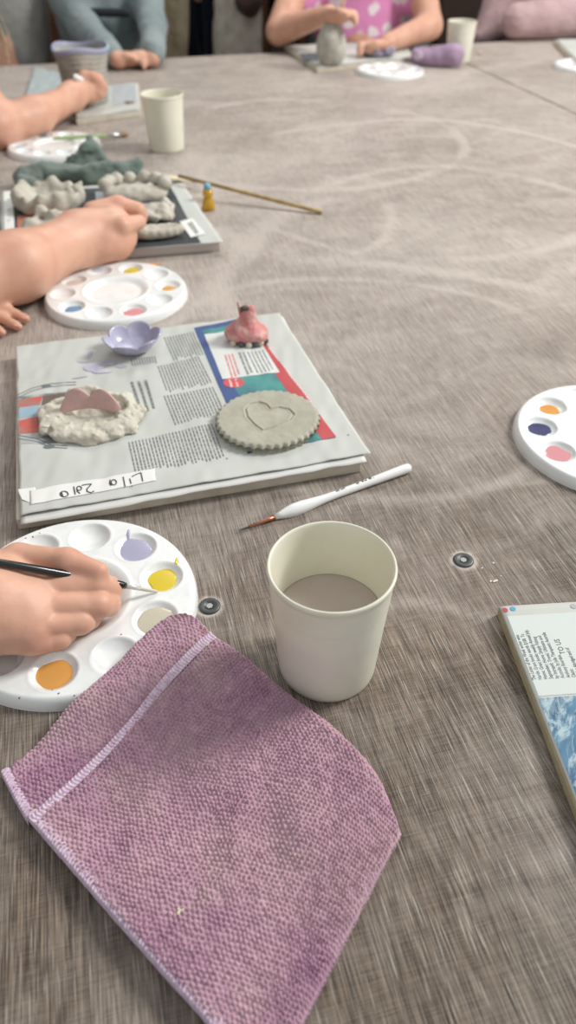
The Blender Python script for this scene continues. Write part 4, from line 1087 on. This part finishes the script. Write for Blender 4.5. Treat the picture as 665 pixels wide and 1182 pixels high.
# second child: forearm, fist with brush, and the other hand's fingertips
arm2 = chain(P3([(-330, 400, .06), (-60, 330, .045), (20, 308, .044), (92, 276, .040)]), [.046, .042, .037, .030])
palm2 = [R(W(92, 274, .040), W(128, 266, .040), .031, .031), R(W(98, 284, .032), W(132, 280, .030), .024, .024)]
f2 = [(chain(P3([(108, 246, .056), (136, 237, .060), (159, 243, .052), (163, 250, .044)]), [.0150, .0125, .0105, .009]), .004, .004), (chain(P3([(116, 264, .050), (141, 261, .053), (161, 256, .049)]), [.013, .0112, .0092]), .004, .005), (chain(P3([(126, 278, .038), (146, 274, .032), (146, 280, .024)]), [.0140, .012, .010]), .004, .008),
      (chain(P3([(120, 286, .032), (136, 284, .026), (134, 288, .020)]), [.012, .010, .009]), .004, .01), (chain(P3([(112, 290, .026), (126, 288, .020), (124, 290, .016)]), [.0105, .009, .0085]), .004, .01)]
hand2b = [(chain(P3([(-330, 380, .05), (-120, 358, .030), (-55, 354, .020)]), [.040, .030, .020]), .02, 0), ([R(W(-60, 354, .018), W(-26, 354, .015), .019, .0105), R(W(-60, 364, .014), W(-28, 364, .012), .015, .010)], .01, .02),
          (chain(P3([(-24, 351, .017), (6, 357, .014), (30, 368, .0065)]), [.0082, .0070, .0052]), .003, .003), (chain(P3([(-26, 360, .013), (0, 366, .011), (21, 377, .006)]), [.0080, .0068, .0052]), .003, .002),
          (chain(P3([(-30, 368, .011), (-12, 374, .009), (2, 384, .006)]), [.0078, .0068, .0052]), .003, .002)]
sh2 = Vector((-.50, .70, TZ+.19))
body2 = [([R(W(-330, 400, .06), tuple(sh2), .046, .05), R(W(-330, 380, .05), tuple(sh2+Vector((0, -.16, 0))), .042, .048), R(tuple(sh2), tuple(sh2+Vector((0, -.16, 0))), .05, .05)], .03, .03), (seat_body(sh2), .04, .03)]
v_ = sdf_mesh([(arm2, .02, 0), (palm2, .012, .02)]+f2+hand2b+body2, .0036)
p2 = link('person', v_[0], v_[1], skin, org=P(-330, 380, 0)); tag(p2, 'bare-armed child at left reaching a fist over the middle left board', 'person')
def person_nail(p, at_, r, m=nailm):
    v_ = sdf_mesh([([('e', at_, (r, r*.7, r*.25), -.3)], 0, 0)], r/8); link('fingernail', v_[0], v_[1], m, p)
person_nail(p2, W(28, 366.5, .0110), .0040); person_nail(p2, W(19, 375.5, .0105), .0040)

dress(p2, sh2, mat('white_cotton_c', (214, 210, 204), .9))
# third child at upper left with a white brush
sh3 = Vector(Q(-62, 52, 1.62)); hipz = .42
q3 = lambda x, y, Y: tuple(Q(x, y, Y))
arm3 = chain([tuple(sh3), q3(-34, 92, 1.55), q3(-6, 146, 1.50), q3(40, 134, 1.57), q3(82, 113, 1.70)], [.046, .041, .036, .032, .024])
palm3 = [R(q3(84, 110, 1.70), q3(102, 100, 1.745), .025, .022)]
f3 = [(chain([q3(100, 92, 1.745), q3(113, 93, 1.745), q3(116, 100, 1.75)], [.0145, .013, .011]), .004, .005), (chain([q3(104, 98, 1.745), q3(117, 100, 1.745), q3(116, 106, 1.745)], [.014, .0125, .011]), .004, .004), (chain([q3(103, 104, 1.745), q3(114, 107, 1.74), q3(111, 111, 1.74)], [.0135, .012, .0105]), .004, .004),
      (chain([q3(98, 109, 1.74), q3(107, 112, 1.735), q3(104, 115, 1.735)], [.0115, .0105, .0095]), .004, .004), (chain([q3(90, 100, 1.735), q3(97, 89, 1.73), q3(107, 88, 1.73)], [.014, .0125, .010]), .004, .005)]
oth3 = [(chain([tuple(sh3+Vector((-.12, -.10, 0))), q3(-90, 170, 1.38), q3(-50, 200, 1.36), q3(-24, 207, 1.345)], [.044, .038, .028, .018]), .02, .03), (chain([q3(-20, 206, 1.345), q3(-4, 209, 1.34), q3(9, 214, 1.335)], [.012, .011, .0085]), .004, .006)]
tor3 = [(seat_body(sh3), .04, .04)]
v_ = sdf_mesh([(arm3, .02, 0), (palm3, .012, .02)]+f3+oth3+tor3, .0042)
p3 = link('person', v_[0], v_[1], skin, org=(sh3.x-.14, sh3.y, 0)); tag(p3, 'blond child at upper left reaching a bare arm to paint the coil pot', 'person')
dress(p3, sh3, mat('pale_grey_cotton_c', (188, 184, 178), .9))
hairm = mat('blond_hair', (196, 176, 142), .5, noise=((160, 136, 104), 120, .4, .6))
parts = []
for i in range(26):
    x0 = rnd.uniform(-16, 14); a = sh3+Vector((-.10+.03*rnd.uniform(-1, 1), .02, .26)); m_ = Vector(Q(x0, 0+rnd.uniform(-6, 6), 1.60)); e_ = Vector(Q(x0*.8+rnd.uniform(-4, 10), 72+rnd.uniform(-30, 18), 1.57))
    prev = None; pts = [a*(1-t)**2+m_*2*t*(1-t)+e_*t*t for t in np.linspace(0, 1, 9)]
    for k in range(8): parts.append(axis_lathe(pts[k], pts[k+1], [(0, .0022*(1-k/9)), (1, .0022*(1-(k+1)/9)+.0002)], 6))
V, Fc = merge(parts); link('hair', V, Fc, hairm, p3)['label'] = 'long loose blond hair'
# white brush in the third child's hand
A6 = P(118, 100, .075); B6 = P(86, 88, .105)
brush(Q(122, 105, 1.775), Q(85, 88, 1.70), {'bristles': [(0, 0), (.05, .0018), (.14, .002)], 'ferrule': [(.14, 0), (.14, .0024), (.3, .003), (.302, 0)], 'handle': [(.30, 0), (.30, .003), (.5, .0045), (.85, .0058), (.97, .005), (1, 0)]},
      {'bristles': hair_d, 'ferrule': silver, 'handle': white_h}, 'thick white paint brush in the hand of the child beside the coil pot')

def cloth_mat(name, c, c2, scale=10): return mat(name, c, .95, .1, noise=(c2, scale, .35, .68), bump=(40, .6, .01), sheen=.2)
def sitter(label, X0, Y0, zsh, skinprims, clothprims, cm, legc, extra=None, hairc=(90, 66, 48), lean=0.0):
    """person beyond the far edge: body mesh + garment + trousers + hair; X0,Y0 ground position, zsh shoulder height above table"""
    g = Vector((X0, Y0, 0)); sh = Vector((X0, Y0, TZ+zsh)); hd = sh+Vector((0, -.02-lean*.3, .20))
    body = [([('e', tuple(g+Vector((0, 0, TZ+zsh*.45))), (.115, .08, .5*zsh+.12)), R(sh, hd+Vector((0, 0, -.06)), .045, .04), ('e', tuple(hd+Vector((0, .01, .02))), (.072, .088, .105)), ('e', tuple(hd+Vector((0, -.075, -.005))), (.012, .018, .018)),
              ('e', tuple(hd+Vector((.073, .01, 0))), (.012, .02, .028)), ('e', tuple(hd+Vector((-.073, .01, 0))), (.012, .02, .028))], .03, 0)]
    legs = []
    for s in (-1, 1):
        legs += [R(g+Vector((s*.08, .02, TZ-.22)), g+Vector((s*.09, -.16, TZ-.24)), .07, .055), R(g+Vector((s*.09, -.16, TZ-.24)), g+Vector((s*.09, -.14, .06)), .05, .035), R(g+Vector((s*.09, -.14, .045)), g+Vector((s*.09, -.27, .035)), .038, .032)]
    body += [([R(g+Vector((0, 0, TZ-.15)), g+Vector((0, 0, TZ)), .11, .10)], .03, .04)]
    v_ = sdf_mesh(body+[(legs, .03, .04)]+[(p, .008, .01) for p in skinprims], .0075, pad=.01)
    o = link('person', v_[0], v_[1], skin, org=(X0, Y0, 0)); tag(o, label, 'person')
    v_ = sdf_mesh([([('e', tuple(g+Vector((0, 0, TZ+zsh*.40))), (.138, .10, .5*zsh+.17))], 0, 0), (clothprims, .015, .03)], .0065, pad=.015, disp=lambda X: .0035*fbm(X*np.array([1, 1, .5]), 20, 3))
    link('top', v_[0], v_[1], cm, o)
    infl = [R(a[0], a[1], a[2]+.008, a[3]+.008) for i, a in enumerate(legs) if i % 3 != 2]
    v_ = sdf_mesh([(infl, .03, 0), ([R(g+Vector((-.03, 0, TZ-.19)), g+Vector((.03, 0, TZ-.19)), .105, .105)], 0, .03)], .01, pad=.012); link('trousers', v_[0], v_[1], legc, o)
    v_ = sdf_mesh([([('e', tuple(hd+Vector((0, .03, .045))), (.085, .088, .098)), ('e', tuple(hd+Vector((0, .075, -.05))), (.07, .04, .11))], .03, 0)], .008, disp=lambda X: .003*vnoise(X, 60, 2)); link('hair', v_[0], v_[1], mat('hair_%d' % hairc[0], hairc, .6, noise=((hairc[0]*.7, hairc[1]*.7, hairc[2]*.7), 80, .4, .6)), o)
    for s in (-1, 1):
        v_ = sdf_mesh([([('e', tuple(hd+Vector((s*.028, -.074, .018))), (.012, .007, .007))], 0, 0)], .002); link('eye', v_[0], v_[1], mat('eye_dark', (40, 34, 30), .2), o)
    v_ = sdf_mesh([([('e', tuple(hd+Vector((0, -.074, -.04))), (.020, .008, .006))], 0, 0)], .002); link('mouth', v_[0], v_[1], mat('lips', (190, 110, 104), .4), o)
    return o
jeans = cloth_mat('dark_denim', (44, 50, 66), (36, 40, 54))
QQ = lambda x, y, Y: tuple(Q(x, y, Y))
def fist(x, y, z, r, dx):
    """small loosely closed hand with four fingers and a thumb, for the far people"""
    c = Vector(W(x, y, z)); gr = [([R(c, c+Vector((dx*.03, -.02, 0)), r*1.5, r*1.35)], .006, .012)]
    for k in range(4):
        b0 = c+Vector((dx*.035-.006*k*0, -.028+.012*k, .012-.006*abs(k-1.5))); m0 = b0+Vector((dx*.026, -.006, -.003)); e0 = m0+Vector((dx*.004, -.012, -.014))
        gr.append((chain([b0, m0, e0], [r*.62, r*.56, r*.48]), .003, .004))
    gr.append((chain([c+Vector((0, -.02, .01)), c+Vector((dx*.022, -.04, .014)), c+Vector((dx*.042, -.044, .010))], [r*.8, r*.66, r*.5]), .004, .006))
    return gr
# girl in pink
Yg = 2.63
pinkt = bpy.data.materials.new('pink_star_print'); pinkt.use_nodes = True
N = NT(pinkt); b = pinkt.node_tree.nodes['Principled BSDF']; oc = N.n('ShaderNodeTexCoord').outputs['Object']
vo = N.n('ShaderNodeTexVoronoi'); vo.inputs['Scale'].default_value = 19; N.l(oc, vo.inputs['Vector'])
dn = N.m('ADD', vo.outputs['Distance'], N.m('MULTIPLY', N.m('SUBTRACT', N.noise(oc, 60, 2), .5), .5))
N.l(N.mix(N.m('SUBTRACT', 1.0, N.ss(dn, .36, .46)), (226, 146, 194), (242, 230, 234)), b.inputs['Base Color']); b.inputs['Roughness'].default_value = .9
gx = Q(415, 20, Yg)
skg = [chain([QQ(352, -40, Yg-.02), QQ(322, 36, Yg-.17), QQ(380, 16, 2.36)], [.046, .036, .022]), chain([QQ(480, -40, Yg-.02), QQ(496, 30, Yg-.14), W(446, 50, .034)], [.046, .036, .022])]
skg += [g_[0] for g_ in fist(380, 18, .118, .012, 1)]+[g_[0] for g_ in fist(442, 54, .034, .013, -1)]
o = sitter('seated girl in a pink T-shirt with pale stars painting a rounded clay pot', gx.x, Yg, .27, skg,
       [R(QQ(365, -40, Yg-.02), QQ(346, -8, Yg-.05), .066, .062), R(QQ(465, -40, Yg-.02), QQ(482, -8, Yg-.05), .066, .062)], pinkt, jeans)
brush(Q(391, 36, 2.26), Q(398, -6, 2.28), {'bristles': [(0, 0), (.1, .003), (.2, .003)], 'handle': [(.2, 0), (.2, .0035), (.6, .0045), (.98, .003), (1, 0)]}, {'bristles': hair_d, 'handle': mat('tan_lacquer', (190, 150, 110), .5)}, 'thin tan paint brush in the hand of the girl in pink')
# boy in grey-blue sweatshirt
Yb = 2.60
bx_ = Q(118, 10, Yb); blue = cloth_mat('grey_blue_fleece', (144, 156, 156), (122, 136, 138))
blue_d = cloth_mat('slate_fleece', (92, 106, 116), (78, 92, 102))
skb = [chain([QQ(78, 0, Yb-.04), QQ(100, 34, Yb-.12), W(136, 70, .022)], [.03, .028, .02]), chain([QQ(168, 0, Yb-.04), QQ(176, 30, Yb-.12), W(176, 68, .022)], [.03, .028, .02])]
skb += [g_[0] for g_ in fist(140, 68, .020, .012, 1)]+[g_[0] for g_ in fist(174, 66, .020, .012, -1)]
boy = sitter('seated child in a grey-blue sweatshirt with hands together at the table edge', bx_.x, Yb, .28, skb,
       [R(QQ(76, -50, Yb), QQ(78, -2, Yb-.06), .060, .050)]+chain([QQ(78, -2, Yb-.06), QQ(98, 32, Yb-.14), W(128, 62, .032)], [.050, .044, .032])+[R(QQ(160, -50, Yb), QQ(168, -2, Yb-.06), .060, .048)]+chain([QQ(168, -2, Yb-.06), QQ(176, 30, Yb-.14), W(178, 60, .034)], [.048, .040, .030]), blue, jeans, hairc=(80, 60, 44))
v_ = sdf_mesh([([R(QQ(98, 14, Yb-.13), QQ(146, 15, Yb-.13), .011, .011)], 0, 0)], .005); link('strap', v_[0], v_[1], mat('black_strap', (30, 34, 42), .8), boy)['label'] = 'black chest strap'
# person in pale pink on the right
Yp = 2.82
px_ = Q(625, 0, Yp); pal = cloth_mat('pale_pink_knit', (196, 168, 168), (178, 150, 152), 14)
skp = [chain([QQ(690, 18, Yp-.12), QQ(590, 26, Yp-.17)], [.03, .022])]
sitter('person in a pale pink top leaning on the far right table', px_.x, Yp, .30, skp,
       [R(QQ(590, -30, Yp), QQ(572, 20, Yp-.04), .07, .05), R(QQ(572, 20, Yp-.04), QQ(556, 42, Yp-.06), .05, .035), R(QQ(680, -30, Yp), QQ(690, 18, Yp-.12), .07, .055), R(QQ(690, 18, Yp-.12), QQ(596, 24, Yp-.18), .055, .046)], pal, jeans)
# person in pale grey at the far-left corner
Yl = 2.62; lx = Q(10, 20, Yl); 
sitter('person in a loose pale grey top beyond the far left table corner', lx.x-.02, Yl, .27, [chain([QQ(-30, -20, Yl), QQ(-40, 40, Yl-.05)], [.04, .03])],
       [R(QQ(-10, -40, Yl), QQ(-20, 40, Yl-.04), .06, .06), R(QQ(30, 0, Yl-.03), QQ(36, 66, Yl-.05), .03, .045)], cloth_mat('pale_grey_linen', (168, 166, 160), (146, 144, 138)), jeans, hairc=(170, 150, 120))
# standing adult between the boy and the girl
Ys = 2.95; sx0 = Q(232, 20, Ys); g = Vector((sx0.x, Ys, 0))
beige = cloth_mat('beige_coat_shaded', (146, 136, 112), (122, 112, 90)); cream = cloth_mat('beige_coat_lit', (236, 228, 212), (214, 204, 186), 30); navy = cloth_mat('navy_denim', (24, 30, 46), (20, 25, 38))  # one beige coat: left side coloured as shaded, right side as lit
v_ = sdf_mesh([([('e', tuple(g+Vector((0, 0, 1.22))), (.15, .09, .27)), ('e', tuple(g+Vector((0, 0, .95))), (.15, .10, .14)), R(g+Vector((0, 0, 1.4)), g+Vector((0, -.01, 1.50)), .05, .045), ('e', tuple(g+Vector((0, -.01, 1.60))), (.075, .095, .115)), ('e', tuple(g+Vector((0, -.105, 1.60))), (.014, .02, .02))], .04, 0),
               (sum([[R(g+Vector((s*.08, 0, .9)), g+Vector((s*.085, 0, .48)), .08, .055), R(g+Vector((s*.085, 0, .48)), g+Vector((s*.085, .01, .08)), .055, .036), R(g+Vector((s*.085, 0, .04)), g+Vector((s*.085, -.15, .035)), .038, .032)] for s in (-1, 1)], []), .03, .03),
               (chain([g+Vector((.17, 0, 1.38)), g+Vector((.22, -.02, 1.10)), tuple(Q(292, 6, Ys-.16))], [.045, .038, .026]), .02, .03), (chain([g+Vector((-.17, 0, 1.38)), g+Vector((-.23, 0, 1.10)), g+Vector((-.2, -.08, 1.2))], [.045, .038, .026]), .02, .03)]+fist(0, 0, 0, .0001, 1)[:0], .009)
ad = link('person', v_[0], v_[1], skin, org=(g.x, g.y, 0)); tag(ad, 'standing adult in navy trousers and open beige coat, one side painted lit, between the two seated children', 'person')
ad['label'] = 'standing adult in dark navy trousers and open beige coat behind the far table edge'
v_ = sdf_mesh([([R(g+Vector((s*.078, 0, 1.0)), g+Vector((s*.085, 0, .5)), .095, .068) for s in (-1, 1)]+[R(g+Vector((s*.085, 0, .5)), g+Vector((s*.085, 0, .1)), .068, .055) for s in (-1, 1)], .02, 0)], .009); link('trousers', v_[0], v_[1], navy, ad)
def panel(xa, xb, ya, yb, Y, th, mm, nm, seed):
    prs = []
    for k in range(5):
        t = k/4; prs.append(R(QQ(xa+(xb-xa)*t, ya, Y), QQ(xa+(xb-xa)*t+2, yb, Y-.01), th, th*1.15))
    v_ = sdf_mesh([(prs, .02, 0)], .007, disp=lambda X: .006*fbm(X*np.array([1.6, 1, .4]), 26, seed)); return link(nm, v_[0], v_[1], mm, ad)
panel(182, 205, -120, 110, Ys-.10, .028, beige, 'coat_side', 2); panel(258, 289, -120, 110, Ys-.10, .032, cream, 'coat_side', 4)
v_ = sdf_mesh([(chain([g+Vector((.17, 0, 1.38)), g+Vector((.23, -.03, 1.12)), tuple(Q(286, 2, Ys-.20))], [.062, .055, .042]), .02, 0)], .008, disp=lambda X: .004*fbm(X, 26, 3)); link('sleeve', v_[0], v_[1], cloth_mat('brown_sleeve', (92, 72, 62), (74, 58, 50)), ad)
v_ = sdf_mesh([([('e', tuple(g+Vector((0, 0, 1.30))), (.185, .115, .22))], 0, 0)], .01); link('jumper', v_[0], v_[1], MATS['brown_sleeve'], ad)
v_ = sdf_mesh([([('e', tuple(g+Vector((0, .02, 1.64))), (.088, .095, .10)), ('e', tuple(g+Vector((0, .06, 1.52))), (.08, .05, .14))], .03, 0)], .009); link('hair', v_[0], v_[1], MATS['hair_90'], ad)

# ------------------------------------------------------------------ background furniture
wood = mat('warm_oak', (136, 96, 62), .6, noise=((108, 74, 46), 8, .35, .65)); dwood = mat('dark_walnut', (58, 40, 30), .6, noise=((44, 30, 22), 6, .35, .65))
def furn(name, label, cat, parts, mm):
    c0 = parts[0][1]; root = empty(name, ((c0[0]+c0[1])/2, (c0[2]+c0[3])/2, 0)); tag(root, label, cat)
    for nm, bx in parts:
        V, Fc = box(*bx); bevel(link(nm, V, Fc, mm, root, smooth=False), .004)
    return root
xa = Q(22, 30, 3.3).x; xb = Q(66, 30, 3.3).x
furn('wooden_shelf', 'warm brown wooden shelf unit behind the far left corner', 'shelf',
     [('side_panel', (xa, xa+.045, 3.3, 3.6, 0, 1.9)), ('side_panel', (xb-.045, xb, 3.3, 3.6, 0, 1.9)), ('upright', (xa+.085, xa+.125, 3.28, 3.33, 0, 1.9)), ('back_panel', (xa+.046, xb-.046, 3.56, 3.6, 0, 1.9))]+[('shelf_board', (xa+.047, xb-.047, 3.335, 3.555, z, z+.03)) for z in (.3, .62, .96, 1.3, 1.65)], wood)
xa = Q(300, 30, 3.2).x; xb = Q(352, 30, 3.2).x
furn('wooden_stool', 'oak side cabinet glimpsed left of the girl in pink', 'cabinet',
     [('side_panel', (xa, xa+.03, 3.2, 3.6, 0, .98)), ('side_panel', (xb-.03, xb, 3.2, 3.6, 0, .98)), ('cabinet_top', (xa-.02, xb+.02, 3.18, 3.62, .981, 1.01)), ('shelf_board', (xa+.031, xb-.031, 3.21, 3.6, .68, .70)), ('back_panel', (xa+.031, xb-.031, 3.57, 3.59, .71, .97))], wood).name = 'side_cabinet'
xa = Q(505, 30, 3.4).x; xb = Q(600, 30, 3.4).x
furn('tall_cabinet', 'dark walnut cupboard behind the far cup', 'cupboard', [('carcass', (xa, xb+.5, 3.45, 3.9, .05, 2.1)), ('door', (xa+.01, xa+.50, 3.425, 3.449, .1, 2.05)), ('door', (xa+.51, xb+.49, 3.425, 3.449, .1, 2.05)), ('plinth', (xa+.03, xb+.47, 3.5, 3.88, 0, .049))], dwood)
# grey chair behind the girl
gch = empty('chair', (Q(500, 20, Yg+.2).x, Yg+.2, 0)); tag(gch, 'grey upholstered chair behind the girl in pink', 'chair')
gcm = cloth_mat('grey_chair_fabric', (112, 116, 116), (96, 100, 100)); cx0 = gx.x+.06
for nm, bx, mm in (('backrest', (cx0-.20, cx0+.20, Yg+.24, Yg+.29, .55, 1.16), gcm), ('seat', (cx0-.21, cx0+.21, Yg-.14, Yg+.235, .40, .445), gcm)):
    V, Fc = box(*bx); bevel(link(nm, V, Fc, mm, gch, smooth=False), .018, 3)
for sx in (-1, 1):
    for yy in (Yg-.12, Yg+.19):
        V, Fc = axis_lathe((cx0+sx*.18, yy, .0), (cx0+sx*.185, yy, .399), [(0, 0), (0, .012), (1, .014), (1, 0)], 16)
        link('leg', V, Fc, metal_dark, gch)
    V, Fc = box(cx0+sx*.15-.02, cx0+sx*.15+.02, Yg+.236, Yg+.25, .42, .62); link('back_bracket', V, Fc, metal_dark, gch, smooth=False)
